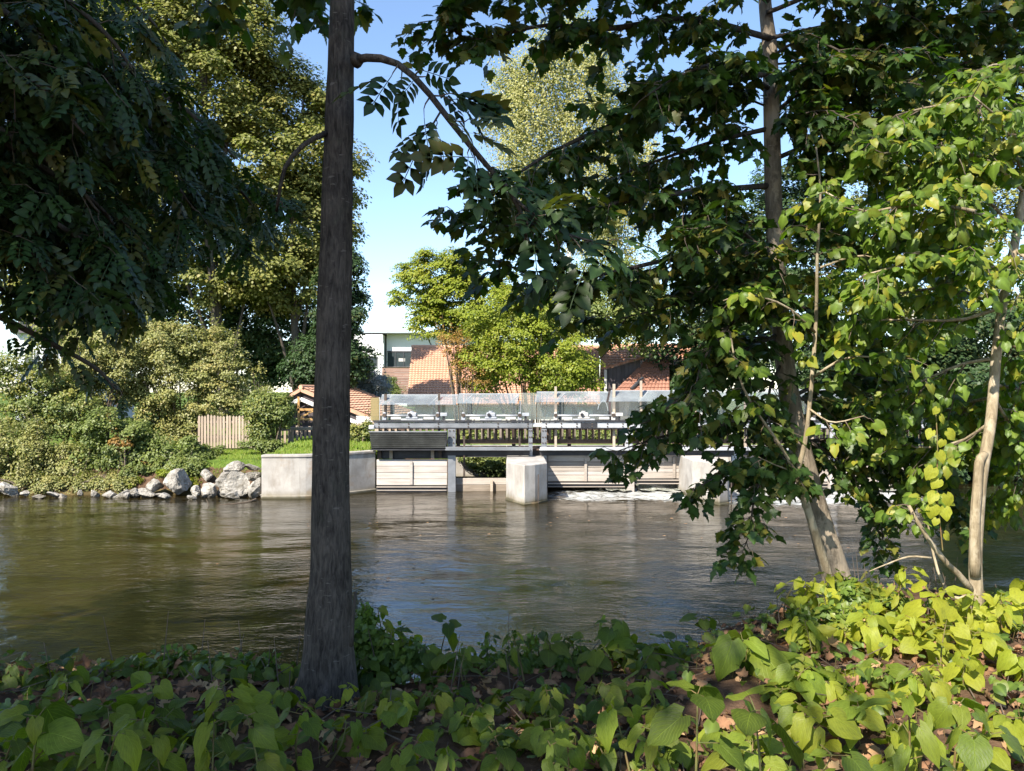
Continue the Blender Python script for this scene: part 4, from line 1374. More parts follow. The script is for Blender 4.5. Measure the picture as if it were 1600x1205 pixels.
GT = 'trees beyond the river'
far_tree('linden_tree', 'tall sunlit linden with yellowing tufts behind the hazel, its top out of sight', 'tree', GT, 'linden', (X(352, 41), 41, 1.2),
         pell(41, (310, 30, 115, 90), (300, 130, 125, 120), (230, 60, 110, 120), (395, 70, 45, 70), (340, 250, 130, 90), (250, 300, 120, 120), (350, 400, 110, 80)), 420, 1.25, 150, .26, 11, .42, top=tuple(P(320, 30, 41)))
far_tree('linden_tree', 'sunlit linden with golden tufts directly behind the ash trunk', 'tree', GT, 'linden', (X(470, 43), 43, 1.2),
         pell(43, (455, 160, 62, 62), (475, 250, 85, 75), (450, 340, 80, 70), (505, 370, 50, 60), (440, 430, 90, 60), (515, 270, 44, 60)), 260, 1.1, 150, .25, 12, .4, top=tuple(P(465, 180, 43)))
far_tree('linden_tree', 'olive linden behind the dark ash boughs near the left edge', 'tree', GT, 'linden', (X(110, 42), 42, 1.2),
         pell(42, (90, 120, 140, 130), (60, 330, 120, 120), (160, 350, 110, 110), (90, 470, 80, 70)), 260, 1.3, 130, .28, 13, .4)
far_tree('spruce_like_tree', 'dark blue-green tree standing close behind the ash trunk against the sky', 'tree', GT, 'dark_tree', (X(530, 38), 38, 1.3),
         pell(38, (535, 420, 30, 50), (535, 490, 42, 60), (525, 550, 52, 50), (500, 570, 60, 40)), 150, .75, 130, .20, 14, .25, top=tuple(P(533, 400, 38)), drop=.5)
far_tree('shade_tree', 'deep green shaded tree behind the hazel bush', 'tree', GT, 'dark_tree', (X(350, 46), 46, 1.2),  # near-black leaves stand in for the shade under the crowns
         pell(46, (300, 480, 170, 90), (430, 510, 110, 80), (170, 470, 120, 100), (380, 560, 130, 50)), 330, 1.2, 130, .27, 15, .35, bark='maple_bark', top=tuple(P(350, 400, 46)))
far_tree('yellow_tree', 'yellow-green tree with feathery sprays over the white house', 'tree', GT, 'yellow_tree', (X(690, 72), 72, 1.3),
         pell(72, (690, 425, 70, 42), (740, 470, 90, 55), (655, 455, 45, 35), (700, 500, 70, 30)), 260, 1.25, 120, .30, 16, .22, flat=.3, drop=.4, yellow=.2)
far_tree('birch_tree', 'pale weeping birch high behind the maple boughs', 'tree', GT, 'birch', (X(900, 50), 50, 1.3),
         pell(50, (810, 130, 50, 70), (900, 100, 80, 90), (840, 220, 85, 90), (960, 210, 80, 110), (930, 340, 100, 80), (820, 320, 60, 70)), 340, 1.1, 150, .19, 17, .3, bark='render_white', top=tuple(P(890, 60, 50)), flat=1.9, upw=.15, drop=1.2, yellow=.15, lo=.25)
far_tree('round_tree', 'green tree between the birch and the yellow-green bush', 'tree', GT, 'green_shrub', (X(900, 43), 43, 1.3),
         pell(43, (880, 480, 70, 55), (950, 470, 80, 70), (1000, 500, 70, 50)), 190, .9, 120, .21, 18, .25)
far_tree('dark_maple', 'tall dark tree far behind the leaning maple', 'tree', GT, 'dark_tree', (X(1180, 44), 44, 1.3),
         pell(44, (1130, 430, 90, 110), (1220, 370, 110, 120), (1200, 530, 130, 80), (1080, 560, 60, 60)), 330, 1.2, 120, .27, 19, .4)
far_tree('tall_tree', 'tall loose tree far behind the twin-stemmed sapling', 'tree', GT, 'linden', (X(1440, 46), 46, 1.3),
         pell(46, (1420, 240, 100, 90), (1520, 180, 120, 120), (1400, 420, 150, 120), (1570, 400, 120, 150), (1430, 560, 170, 70)), 420, 1.3, 120, .28, 20, .45, bark='render_white')
far_tree('hedge_tree', 'dense dark tree beyond the weir at the right edge', 'tree', GT, 'dark_tree', (X(1560, 36), 36, 1.3),
         pell(36, (1550, 560, 90, 90), (1450, 600, 110, 60), (1330, 600, 90, 55), (1630, 620, 90, 70)), 260, 1.0, 120, .24, 21, .3)


# ---------------------------------------------------------------- shrubs
def shrub(name, label, mat, Y, boxes, n, rad, per, size, seed, stems=14, sprigs=0, yellow=.12, flat=.7, upw=.45, group='shrubs on the far bank', bark='twig', base_py=None, lo=.35, drop=.2, k=1.0):
    rg = np.random.default_rng(seed)
    per, size = int(per * 1.6), size * .78
    ells = pell(Y, *boxes)
    bx = float(np.mean([e[0][0] for e in ells]))
    zb = gz(bx, Y)
    r = thing(name, label, 'shrub', (bx, Y, zb), group)
    c, out = clumps(ells, n, rg, lo)
    c[:, 2] = np.maximum(c[:, 2], ground_z(c[:, 0], c[:, 1]) + .1 * k)
    L = [tuft_leaves(c, out, rad * rg.uniform(.6, 1.3, len(c)), per, size, rg, flat, upw, drop, .45, yellow)]
    w = MB()
    for i in rg.choice(len(c), min(stems, len(c)), replace=False):
        q = Vector(c[i])
        s0 = Vector((bx + (q.x - bx) * .35, Y + rg.normal(0, .2 * k), 0))
        s0.z = gz(s0.x, s0.y) - .1
        w.tube(spline([s0, s0.lerp(q, .5) + Vector((0, 0, .25 * k)), q], 6), lin(.035 * k, .008 * k, 6), 5)
    if sprigs:                                                          # leafy shoots standing out of the outline
        sh = []
        top = c[np.argsort(-(c[:, 2] + rg.normal(0, .5, len(c))))[:max(sprigs * 2, 4)]]
        for _ in range(sprigs):
            a = top[rg.integers(len(top))]
            ln = rg.uniform(.35, 1.15) * k
            dr = unit(np.array((rg.normal(0, .3), rg.normal(0, .2), 1.0)))
            m = 22
            tt = rg.random(m)
            p_ = a + dr * (tt * ln)[:, None] + rg.normal(0, .045 * (1 if k == 1 else .5), (m, 3))
            d_ = unit(rg.normal(size=(m, 3)) + dr * .6)
            sh.append((p_, d_, unit(rg.normal(size=(m, 3)) + np.array((0, -.3, .7))), size * rg.uniform(.7, 1.1, m), np.stack([rg.random(m), rg.random(m) * yellow], 1)))
            w.tube([Vector(a), Vector(a + dr * ln)], [.008 * k ** .5, .003 * k ** .5], 4)
        L.append(tuple(np.concatenate([s[i] for s in sh]) for i in range(5)))
    L = tuple(np.concatenate([s[i] for s in L]) for i in range(5))
    leaves_object('foliage', BROAD, *L, M[mat], r)
    if w.v:
        stuff(w.build('stems', M[bark], r, True))
    return r


shrub('hazel_bush', 'big olive hazel bush with upright shoots in front of the dark trees', 'hazel', 29.6,
      ((255, 560, 75, 60), (330, 570, 60, 50), (262, 525, 40, 36), (340, 540, 34, 34), (205, 600, 70, 60), (300, 630, 90, 60), (370, 610, 50, 50), (250, 690, 80, 55)), 430, .40, 100, .105, 31, 34, 110, .16, lo=.2)
shrub('hazel_bush', 'thin olive bush with bare twigs left of the big hazel', 'hazel', 28.6,
      ((150, 545, 45, 50), (100, 590, 50, 40), (130, 620, 70, 60), (190, 570, 40, 35)), 200, .38, 90, .10, 32, 24, 60, .2, lo=.2)
shrub('elder_shrub', 'yellow-green shrub below the pale house wall', 'green_shrub', 26.8,
      ((75, 615, 55, 50), (25, 600, 45, 50), (120, 650, 50, 45), (40, 660, 45, 40)), 130, .38, 95, .11, 33, 12, 10, .35)
shrub('willow_scrub', 'grey-green reedy scrub at the water near the left edge', 'hazel', 25.4,
      ((40, 715, 50, 50), (95, 730, 55, 40), (-10, 700, 45, 60)), 160, .32, 85, .095, 34, 30, 70, .1, flat=1.2, lo=.2)
shrub('bramble_shrub', 'dark leafy shrub overhanging the tilted boulder', 'green_shrub', 25.8,
      ((175, 690, 60, 50), (235, 720, 60, 36), (295, 715, 45, 32), (150, 740, 50, 25)), 200, .34, 85, .115, 35, 14, 6, .05)
shrub('rust_shrub', 'rust-brown patch of drying leaves inside the dark shrub', 'rust_leaf', 25.2,
      ((186, 690, 22, 9), (228, 726, 16, 7)), 16, .2, 50, .09, 36, 6, 3, .3)
shrub('leafy_shrub', 'fresh green rounded shrub covering the fence beside the shed', 'green_shrub', 27.0,
      ((420, 638, 36, 26), (432, 650, 24, 20), (408, 672, 16, 14)), 150, .32, 95, .10, 37, 10, 8, .22)
shrub('leafy_shrub', 'low dark green shrub at the foot of the picket fence', 'green_shrub', 26.6,
      ((400, 694, 24, 7), (430, 698, 18, 8), (320, 704, 30, 10)), 60, .22, 70, .085, 38, 0, 0, .05)
shrub('creeper', 'yellow-green creeper trailing between the low boulders', 'yellow_tree', 24.6,
      ((262, 742, 22, 8), (205, 762, 18, 7), (300, 758, 12, 8)), 46, .16, 60, .06, 39, 0, 0, .2)
shrub('yellow_bush', 'broad bright yellow-green bush before the orange roof', 'yellow_tree', 36.5,
      ((790, 520, 80, 60), (850, 560, 75, 55), (760, 570, 50, 50), (880, 590, 60, 35), (820, 490, 60, 40), (905, 580, 30, 30)), 350, .52, 110, .135, 40, 30, 80, .12, group='shrubs behind the weir')
shrub('thin_shrub', 'thin half bare shrub with reddish leaves beside the yellow-green bush', 'rust_leaf', 35.8,
      ((725, 560, 32, 35), (745, 590, 35, 28), (705, 535, 22, 18)), 50, .42, 40, .10, 41, 34, 16, .4, group='shrubs behind the weir', lo=.2)
shrub('silver_shrub', 'bluish grey shrub in front of the white house', 'grey_shrub', 40.0,
      ((562, 590, 32, 26), (585, 605, 22, 22), (545, 610, 30, 25)), 120, .45, 100, .12, 42, 8, 8, .02, group='shrubs behind the weir')
shrub('wall_shrub', 'dark green shrub against the brown plank wall', 'green_shrub', 78, ((608, 606, 13, 18), (618, 614, 14, 12)), 40, .6, 90, .16, 43, 4, 3, .02, group='shrubs behind the weir')
shrub('bank_plants', 'leafy plants hanging over the basin wall behind the log gate', 'green_shrub', 28.3,
      ((760, 724, 40, 14), (790, 735, 26, 14), (735, 712, 30, 8), (800, 715, 40, 8)), 90, .2, 70, .085, 44, 0, 4, .12, group='shrubs behind the weir', upw=.3)
shrub('bank_hedge', 'green hedge seen through the bridge railing', 'green_shrub', 30.5,
      ((760, 680, 60, 14), (880, 678, 70, 14), (1000, 680, 70, 14), (1120, 680, 70, 14), (1240, 680, 70, 14)), 260, .35, 70, .10, 45, 0, 0, .3, group='shrubs behind the weir')
shrub('lawn_shrub', 'small bright leafy shrub on the lawn before the rail fence by the bridge', 'green_shrub', 27.4,
      ((556, 676, 22, 14), (577, 672, 14, 12)), 40, .2, 70, .08, 46, 4, 4, .3)

shrub('waterline_scrub', 'low tangled scrub trailing along the waterline below the reedy bush', 'hazel', 24.6,
      ((60, 758, 50, 16), (120, 762, 45, 14), (185, 758, 40, 14), (-20, 755, 40, 20)), 110, .22, 70, .08, 47, 12, 10, .15, flat=1.0)
shrub('waterline_scrub', 'leafy tangle filling the gaps above the low boulders', 'green_shrub', 25.0,
      ((215, 740, 30, 14), (300, 730, 24, 12), (262, 728, 30, 14)), 70, .2, 70, .085, 48, 6, 4, .15)
shrub('river_shrub', 'dark shrub overhanging the water past the last gate', 'dark_tree', 27.5,
      ((1480, 690, 50, 60), (1560, 680, 60, 70), (1640, 690, 60, 70), (1520, 740, 60, 30), (1600, 745, 60, 28)), 280, .4, 90, .14, 49, 12, 6, .05)

# small-leaved scrub among the plants on the near bank
shrub('bramble', 'small-leaved bramble at the water side of the sunlit mound', 'cover_leaf', 5.1, ((1285, 985, 42, 38), (1320, 1010, 40, 30), (1262, 1015, 25, 22)), 60, .07, 26, .062, 61, 10, 14, .3, group='brambles on the near bank', k=.16)
shrub('bramble', 'small-leaved bramble in front of the leaning maple foot', 'cover_leaf', 5.5, ((1365, 950, 45, 28), (1330, 930, 30, 22)), 46, .07, 26, .062, 62, 8, 14, .35, group='brambles on the near bank', k=.16)
shrub('bramble', 'dark small-leaved scrub right behind the ash trunk by the water', 'cover_leaf', 4.55, ((575, 1005, 28, 45), (615, 1030, 40, 28)), 46, .07, 24, .058, 63, 10, 12, .05, group='brambles on the near bank', k=.16)
shrub('bramble', 'low small-leaved scrub at the water edge left of the ash trunk', 'cover_leaf', 4.5, ((300, 1055, 70, 14), (400, 1058, 50, 14)), 46, .06, 22, .055, 64, 6, 10, .1, group='brambles on the near bank', k=.16)
shrub('bramble', 'low small-leaved scrub at the water edge below the pointed pier', 'cover_leaf', 4.6, ((800, 1045, 60, 18), (890, 1040, 50, 18)), 46, .06, 22, .055, 65, 8, 10, .1, group='brambles on the near bank', k=.16)

# ---------------------------------------------------------------- grass on the lawn and along the bank top
rg = np.random.default_rng(5)
N = 34000
gxp = rg.uniform(-14, -4.5, N)
gyp = rg.uniform(24.0, 30.0, N)
z = ground_z(gxp, gyp)
wl = np.interp(gxp, [p[0] for p in WALL], [p[1] for p in WALL]) + .42
ok = (z > .42) & ((gxp < -7.7) | (gyp > wl)) & (np.array([mnoise.noise(Vector((a * .8, b * .8, 0))) for a, b in zip(gxp, gyp)]) > -.45)
gxp, gyp, z = gxp[ok], gyp[ok], z[ok]
N = len(gxp)
tall = np.where(gxp > -8.2, 1.0, .55)
stuff(leaves_object('grass', [tpl_kite(.10, .02)], np.stack([gxp, gyp, z], 1), unit(np.stack([rg.normal(0, .35, N), rg.normal(0, .35, N), np.ones(N)], 1)),
                    unit(np.stack([rg.normal(0, .3, N), -np.ones(N), rg.normal(.2, .3, N)], 1)), rg.uniform(.12, .30, N) * tall * np.where(gyp < 25.6, .55, .8), np.stack([rg.random(N), (rg.random(N) ** 3) * .8], 1), M['grass']))

# ================================================================ TREES ON THE NEAR BANK
def bough(path, r0, r1, rg, step=.10, tl=.45, lstep=.075, size=(.09, .16), start=.12, flat=.6, droop=.35, pet=.06, pairs=True, hang=.45, tip=True, yellow=.04, bright=(0, 1), n=None, up=(0, -.1, .9), fade=.35):
    """a limb with side twigs and leaves. Gives the tube list (path, radii) and the leaf arrays"""
    n = n or max(8, int(sum((path[i + 1] - path[i]).length for i in range(len(path) - 1)) / .12))
    pts = spline(path, n)
    tubes = [(pts, lin(r0, r1, n))]
    ln = [0.0]
    for i in range(n - 1):
        ln.append(ln[-1] + (pts[i + 1] - pts[i]).length)
    tot = ln[-1]
    P_, D_, N_, S_, T_ = [], [], [], [], []
    s = tot * start
    side = 1
    upv = Vector(up)

    def put(p, d, nr, k=1.0):
        P_.append(p); D_.append(d); N_.append(nr)
        S_.append(rg.uniform(*size) * k)
        T_.append((rg.uniform(*bright), min(1, rg.random() ** 6 + (.6 if rg.random() < yellow else 0))))
    while s < tot * 1.001:
        i = min(int(np.searchsorted(ln, s)), n - 1)
        q = pts[i]
        t = (pts[min(i + 1, n - 1)] - pts[max(i - 1, 0)]).normalized()
        h = t.cross(Vector((0, 0, 1)))
        h = h.normalized() if h.length > .1 else Vector((1, 0, 0))
        a = rg.normal(0, 1) * flat
        out = (h * side * math.cos(a) + h.cross(t) * math.sin(a) * side)
        d = (t * rg.uniform(.35, .9) + out * rg.uniform(.7, 1.1)).normalized()
        L = tl * rg.uniform(.45, 1.2) * (1 - fade * s / tot)
        m = max(3, int(L / .07))
        tw = []
        for k in range(m + 1):
            f = k / m
            tw.append(q + d * L * f + Vector((0, 0, -droop * L * f * f)) + Vector(rg.normal(0, .008, 3)) * (k > 0))
        tubes.append((tw, lin(max(.004, r1 * .55), .0018, m + 1)))
        x = lstep * rg.uniform(.6, 1.6)
        sd = 1
        while x < L:
            f = x / L
            k = min(int(f * m), m - 1)
            w = tw[k].lerp(tw[k + 1], f * m - k)
            tt = (tw[k + 1] - tw[k]).normalized()
            hh = tt.cross(Vector((0, 0, 1)))
            hh = hh.normalized() if hh.length > .1 else Vector((1, 0, 0))
            for ss in ((1, -1) if pairs else (sd,)):
                dd = (tt * rg.uniform(.2, .8) + hh * ss * rg.uniform(.5, 1.0) + Vector((0, 0, -hang * rg.uniform(.4, 1.6))) + Vector(rg.normal(0, .22, 3))).normalized()
                put(w + dd * pet * rg.uniform(.5, 1.4), dd, upv + Vector(rg.normal(0, .38, 3)) + hh * ss * .25)
            sd = -sd
            x += lstep * rg.uniform(.7, 1.4)
        if tip:
            tt = (tw[-1] - tw[-2]).normalized()
            put(tw[-1], (tt + Vector((0, 0, -hang)) + Vector(rg.normal(0, .2, 3))).normalized(), upv + Vector(rg.normal(0, .35, 3)), .85)
        side = -side
        s += step * rg.uniform(.6, 1.4)
    return tubes, (np.array(P_), np.array(D_), np.array(N_), np.array(S_), np.array(T_))


def join(Ls):
    return tuple(np.concatenate([l[i] for l in Ls]) for i in range(5))


def grow(root, boughs, tpls, meshes, mat, bark, nparts=300, limb_name='limb', k=7):
    w = MB()
    Ls = []
    for tubes, L in boughs:
        MB().tube(*tubes[0], k=k, rough=.15).build(limb_name, bark, root, True)
        for a, r in tubes[1:]:
            w.tube(a, r, 4, caps=False)
        if len(L[0]):
            Ls.append(L)
    stuff(w.build('twigs', M['twig'], root))
    foliage(root, tpls, meshes, join(Ls), mat, nparts)


def PP(*q):
    return [P(*a) for a in q]


# ---- the ash trunk in the middle
rg = np.random.default_rng(101)
ash = thing('ash_tree', 'straight dark ash trunk standing alone in the middle of the near bank', 'tree', P(512, 1085, 4.15))
tp = [(514, 1135, 4.15), (511, 1085, 4.15), (513, 1030, 4.15), (514, 960, 4.15), (517, 880, 4.16), (517, 780, 4.17), (518, 650, 4.19), (522, 500, 4.2), (527, 300, 4.22), (532, 120, 4.24), (535, 0, 4.26), (538, -180, 4.3), (545, -500, 4.4), (560, -900, 4.6)]
wd = [104, 92, 80, 70, 61, 57.5, 56, 52.5, 47, 41, 38, 35, 28, 20]
path = PP(*tp)
rad = [w_ * y / F / 2 for w_, (_, _, y) in zip(wd, tp)]
n_ = 90
fine = spline(path, n_)
rr = np.interp(np.linspace(0, 1, n_), np.linspace(0, 1, len(rad)), rad)
trunk = MB()
trunk.tube(fine, list(rr), 40, .035, 3)
for i, v in enumerate(trunk.v):                                          # buttresses at the foot, small knots and ridges up the bark
    ring = min(i // 40, n_ - 1)
    c0 = fine[ring]
    dv = v - c0
    h = c0.z - fine[6].z
    ang = math.atan2(dv.y, dv.x)
    k = 1 + .34 * math.exp(-max(h + .25, 0) * 2.6) * max(0, math.sin(ang * 3 + 2.4)) ** 2
    k += .020 * math.sin(ang * 17 + 2 * mnoise.noise(Vector((0, 0, c0.z * 3)))) + .05 * mnoise.noise(Vector((v.x * 9, v.y * 9, v.z * 4)))
    trunk.v[i] = c0 + dv * k
foot = Vector(fine[5])
for a_, ln_, r_ in ((2.9, .24, .055), (3.9, .2, .05), (4.8, .22, .05), (5.7, .2, .052), (.4, .16, .045)):   # root flare running into the soil
    dd = Vector((math.cos(a_), math.sin(a_), 0))
    pts_ = []
    for f in (0, .25, .5, .75, 1):
        q = foot + dd * (.07 + ln_ * f)
        q.z = gz(q.x, q.y) + (.20 * (1 - f) ** 2.2) - .035 * f - .01
        pts_.append(q)
    trunk.tube(spline(pts_, 9), lin(r_, .018, 9), 10, .2, a_)
trunk.build('trunk', M['ash_bark'], ash, True)
kn = MB()
kn.tube([P(556, 94, 4.16), P(563, 92, 4.14)], [.045, .028], 10)
kn.build('branch_collar', M['ash_bark'], ash, True)
B = []
kw = dict(size=(.22, .34), lstep=.13, pet=.0, hang=.0, droop=.1, pairs=False, yellow=.0, up=(.1, -.6, .6))
B.append(bough(PP((553, 94, 4.16), (585, 90, 4.1), (625, 102, 4.05), (665, 140, 4.0), (712, 200, 3.95), (760, 258, 3.95), (806, 312, 4.0), (822, 370, 4.1)), .022, .010, rg, step=.050, tl=.17, start=.13, **kw))
B.append(bough(PP((510, 208, 4.17), (484, 220, 4.12), (460, 240, 4.1), (443, 268, 4.1), (436, 305, 4.12), (432, 330, 4.2)), .017, .008, rg, step=.3, tl=.12, start=.75, **kw))
B.append(bough(PP((806, 312, 4.0), (850, 350, 4.0), (905, 372, 4.05), (960, 385, 4.1)), .009, .005, rg, step=.09, tl=.30, start=.1, **kw))
B.append(bough(PP((690, 172, 3.97), (676, 195, 3.95), (668, 208, 3.95)), .006, .004, rg, step=.04, tl=.14, start=.2, **kw))
grow(ash, B, PINN, ME_PINN, M['ash_leaf'], M['ash_bark'], 300, 'branch', 10)
# two dead thin suckers beside the foot
sk = MB()
sk.tube(spline(PP((549, 1010, 4.05), (552, 960, 4.05), (556, 925, 4.1)), 6), lin(.012, .008, 6), 7)
sk.build('sucker', M['limb_bark'], ash, True)

# ---- the leaning maple
rg = np.random.default_rng(202)
mp = thing('maple_tree', 'maple with a leaning dappled trunk and dark lobed leaves over the weir', 'tree', P(1312, 935, 6.0))
tp = [(1326, 985, 6.0), (1316, 935, 6.0), (1300, 880, 6.03), (1285, 830, 6.05), (1266, 760, 6.08), (1250, 700, 6.1), (1232, 610, 6.15), (1219, 500, 6.2), (1210, 350, 6.2), (1206, 200, 6.2), (1203, 80, 6.25), (1195, 0, 6.3), (1185, -200, 6.3), (1178, -520, 6.4)]
wd = [54, 46, 42, 38, 35, 33, 31, 28, 27, 25, 22, 19, 16, 10]
rad = [w_ * y / F / 2 for w_, (_, _, y) in zip(wd, tp)]
fine = spline(PP(*tp), 70)
MB().tube(fine, list(np.interp(np.linspace(0, 1, 70), np.linspace(0, 1, len(rad)), rad)), 20, .07, 5).build('trunk', M['maple_bark'], mp, True)
D = dict(size=(.062, .118), hang=.55, yellow=.012, lstep=.036, start=.07)
B = []
for pts, r0, r1, kw in (
    (((1204, 112, 6.2), (1092, 139, 6.0), (980, 185, 5.8), (860, 239, 5.6), (770, 300, 5.5)), .032, .008, dict(tl=.55, step=0.054)),
    (((1203, 60, 6.2), (1080, 30, 5.9), (950, 45, 5.6), (850, 40, 5.4), (740, 62, 5.2), (690, 30, 5.1)), .028, .006, dict(tl=.42, step=0.058)),
    (((1200, 0, 6.2), (1100, -60, 5.7), (980, -50, 5.4), (860, -30, 5.1), (720, -30, 5.0)), .028, .006, dict(tl=.5, step=0.054)),
    (((1208, 290, 6.2), (1080, 300, 5.9), (950, 320, 5.7), (820, 352, 5.5), (715, 340, 5.4)), .026, .006, dict(tl=.48, step=0.054)),
    (((1212, 400, 6.2), (1100, 395, 6.0), (980, 420, 5.8), (870, 440, 5.7), (770, 405, 5.6)), .024, .006, dict(tl=.48, step=0.058)),
    (((1206, 200, 6.2), (1120, 220, 6.1), (1030, 250, 6.0), (950, 280, 5.9)), .022, .006, dict(tl=.5, step=0.058)),
    (((1204, 140, 6.2), (1130, 100, 5.8), (1060, 120, 5.5), (1010, 150, 5.4)), .020, .005, dict(tl=.5, step=0.058)),
    (((1213, 430, 6.2), (1120, 450, 6.0), (1040, 480, 5.9), (960, 500, 5.8)), .020, .005, dict(tl=.42, step=0.061)),
    (((1222, 520, 6.2), (1140, 560, 5.9), (1090, 600, 5.8), (1040, 640, 5.7), (1010, 660, 5.7)), .018, .004, dict(tl=.36, step=0.054)),
    (((1216, 460, 6.2), (1150, 500, 5.7), (1100, 560, 5.5), (1080, 640, 5.45)), .018, .004, dict(tl=.36, step=0.054)),
    (((1235, 630, 6.15), (1160, 655, 5.9), (1080, 670, 5.8), (1010, 690, 5.75), (965, 705, 5.7)), .016, .004, dict(tl=.28, step=0.050)),
    (((1246, 680, 6.1), (1200, 730, 5.8), (1178, 780, 5.7), (1172, 830, 5.65), (1160, 862, 5.65)), .014, .003, dict(tl=.26, step=0.047)),
    (((1246, 690, 6.1), (1170, 720, 5.8), (1120, 745, 5.7), (1085, 765, 5.7)), .012, .003, dict(tl=.24, step=0.050)),
    (((1206, 200, 6.2), (1290, 160, 6.2), (1400, 140, 6.3), (1500, 100, 6.4), (1590, 80, 6.4)), .026, .006, dict(tl=.5, step=0.054)),
    (((1203, 60, 6.2), (1290, 40, 6.4), (1345, 30, 6.6)), .018, .005, dict(tl=.36, step=0.061)),
    (((1208, 250, 6.2), (1300, 215, 6.1), (1400, 220, 6.1), (1480, 190, 6.1)), .02, .005, dict(tl=.5, step=0.058)),
    (((1210, 330, 6.2), (1290, 330, 6.4), (1380, 360, 6.6), (1480, 400, 6.8)), .022, .005, dict(tl=.5, step=0.058)),
    (((1216, 470, 6.2), (1300, 500, 6.5), (1390, 560, 6.7), (1480, 620, 6.8)), .022, .005, dict(tl=.5, step=0.050)),
    (((1235, 620, 6.2), (1320, 640, 6.4), (1400, 690, 6.5), (1470, 760, 6.5)), .018, .004, dict(tl=.42, step=0.054)),
    (((1246, 680, 6.2), (1310, 720, 6.4), (1370, 790, 6.5), (1380, 850, 6.5)), .016, .004, dict(tl=.34, step=0.054)),
    (((1246, 690, 6.2), (1330, 690, 6.6), (1420, 730, 6.8), (1510, 800, 6.8)), .016, .004, dict(tl=.46, step=.05)),
    (((1235, 620, 6.2), (1330, 585, 6.7), (1450, 610, 7.0), (1580, 660, 7.0)), .018, .004, dict(tl=.5, step=.05)),
    (((1206, 180, 6.2), (1300, 110, 6.5), (1430, 90, 6.7), (1570, 130, 6.8)), .02, .004, dict(tl=.46, step=.055)),
    (((1197, 20, 6.2), (1300, -10, 6.1), (1450, 25, 6.2), (1600, 10, 6.2)), .02, .004, dict(tl=.46, step=.055)),
    (((1205, 150, 6.2), (1340, 75, 6.6), (1480, 50, 6.8), (1620, 60, 6.9)), .02, .004, dict(tl=.48, step=.055)),
    (((1204, 90, 6.2), (1260, 60, 6.0), (1330, 90, 5.9), (1390, 130, 5.9)), .014, .004, dict(tl=.4, step=.06)),
    (((1225, 560, 6.2), (1200, 620, 5.9), (1210, 690, 5.8), (1240, 740, 5.7)), .014, .004, dict(tl=.30, step=0.054)),
    (((1196, 0, 6.3), (1280, -60, 6.2), (1420, -40, 6.2), (1560, -20, 6.2)), .022, .005, dict(tl=.42, step=0.072)),
    (((1216, 440, 6.2), (1180, 380, 5.7), (1130, 350, 5.4), (1070, 370, 5.2)), .018, .005, dict(tl=.45, step=0.058)),
):
    B.append(bough(PP(*pts), r0, r1, rg, **{**D, **kw}))
tr_ = fine
for i in range(12):                                                      # short leafy shoots straight from the trunk
    q = tr_[int(rg.integers(36, 54))]
    a = rg.uniform(0, 6.28)
    dd = Vector((math.cos(a), math.sin(a) * .8 - .2, rg.uniform(-.1, .5)))
    B.append(bough([q, q + dd * .45, q + dd * rg.uniform(.7, 1.1) + Vector((0, 0, -.15))], .010, .004, rg, step=.06, tl=.34, **D))
# the crown above the frame
for pts, tl in ((((1190, -120, 6.3), (900, -330, 5.0), (700, -300, 4.2)), .6), (((1186, -200, 6.3), (1400, -420, 6.6), (1650, -400, 6.6)), .6), (((1182, -300, 6.3), (1150, -520, 5.0), (1000, -700, 3.8)), .6),
                (((1180, -400, 6.4), (1300, -650, 7.2), (1500, -700, 8)), .6), (((1180, -450, 6.4), (1000, -700, 7), (800, -750, 7)), .6)):
    B.append(bough(PP(*pts), .03, .008, rg, step=.1, tl=tl, **D))
grow(mp, B, MAPLE, ME_MAPLE, M['maple_leaf'], M['limb_bark'], 300)

# ---- forked sapling in front of the maple
rg = np.random.default_rng(303)
sp1 = thing('forked_sapling', 'thin forked sapling rising in front of the leaning maple trunk', 'sapling', P(1302, 930, 5.75))
MB().tube(spline(PP((1308, 960, 5.75), (1302, 925, 5.75), (1285, 870, 5.75), (1268, 815, 5.73), (1254, 770, 5.7), (1245, 738, 5.7)), 16), lin(.036, .026, 16), 10, .1, 2).build('trunk', M['pale_bark'], sp1, True)
B = []
KW = dict(size=(.05, .095), hang=.4, yellow=.02, lstep=.045, up=(-.3, -.5, .75))
B.append(bough(PP((1245, 740, 5.7), (1258, 690, 5.65), (1268, 600, 5.6), (1275, 500, 5.6), (1277, 400, 5.55), (1282, 300, 5.5), (1275, 230, 5.5)), .020, .006, rg, step=.13, tl=.32, start=.28, **KW))
B.append(bough(PP((1244, 740, 5.7), (1215, 690, 5.6), (1180, 640, 5.5), (1155, 590, 5.4), (1140, 520, 5.4)), .013, .005, rg, step=.12, tl=.26, start=.5, **KW))
B.append(bough(PP((1243, 738, 5.7), (1210, 726, 5.6), (1185, 714, 5.55)), .007, .003, rg, step=.2, tl=.1, start=.8, **KW))
B.append(bough(PP((1274, 520, 5.6), (1230, 480, 5.4), (1170, 460, 5.3), (1130, 470, 5.25)), .010, .004, rg, step=.10, tl=.28, start=.15, **KW))
B.append(bough(PP((1277, 420, 5.6), (1340, 400, 5.5), (1400, 410, 5.4)), .010, .004, rg, step=.10, tl=.3, start=.15, **KW))
B.append(bough(PP((1270, 590, 5.6), (1320, 560, 5.4), (1380, 560, 5.3), (1420, 580, 5.25)), .010, .004, rg, step=.10, tl=.3, start=.2, **KW))
B.append(bough(PP((1266, 640, 5.6), (1300, 660, 5.5), (1350, 650, 5.4)), .008, .004, rg, step=.10, tl=.24, start=.2, **KW))
me_b = [leaf_mesh('sapling_leaf', t, M['bright_leaf']) for t in (MAPLE[0], MAPLE[2])]
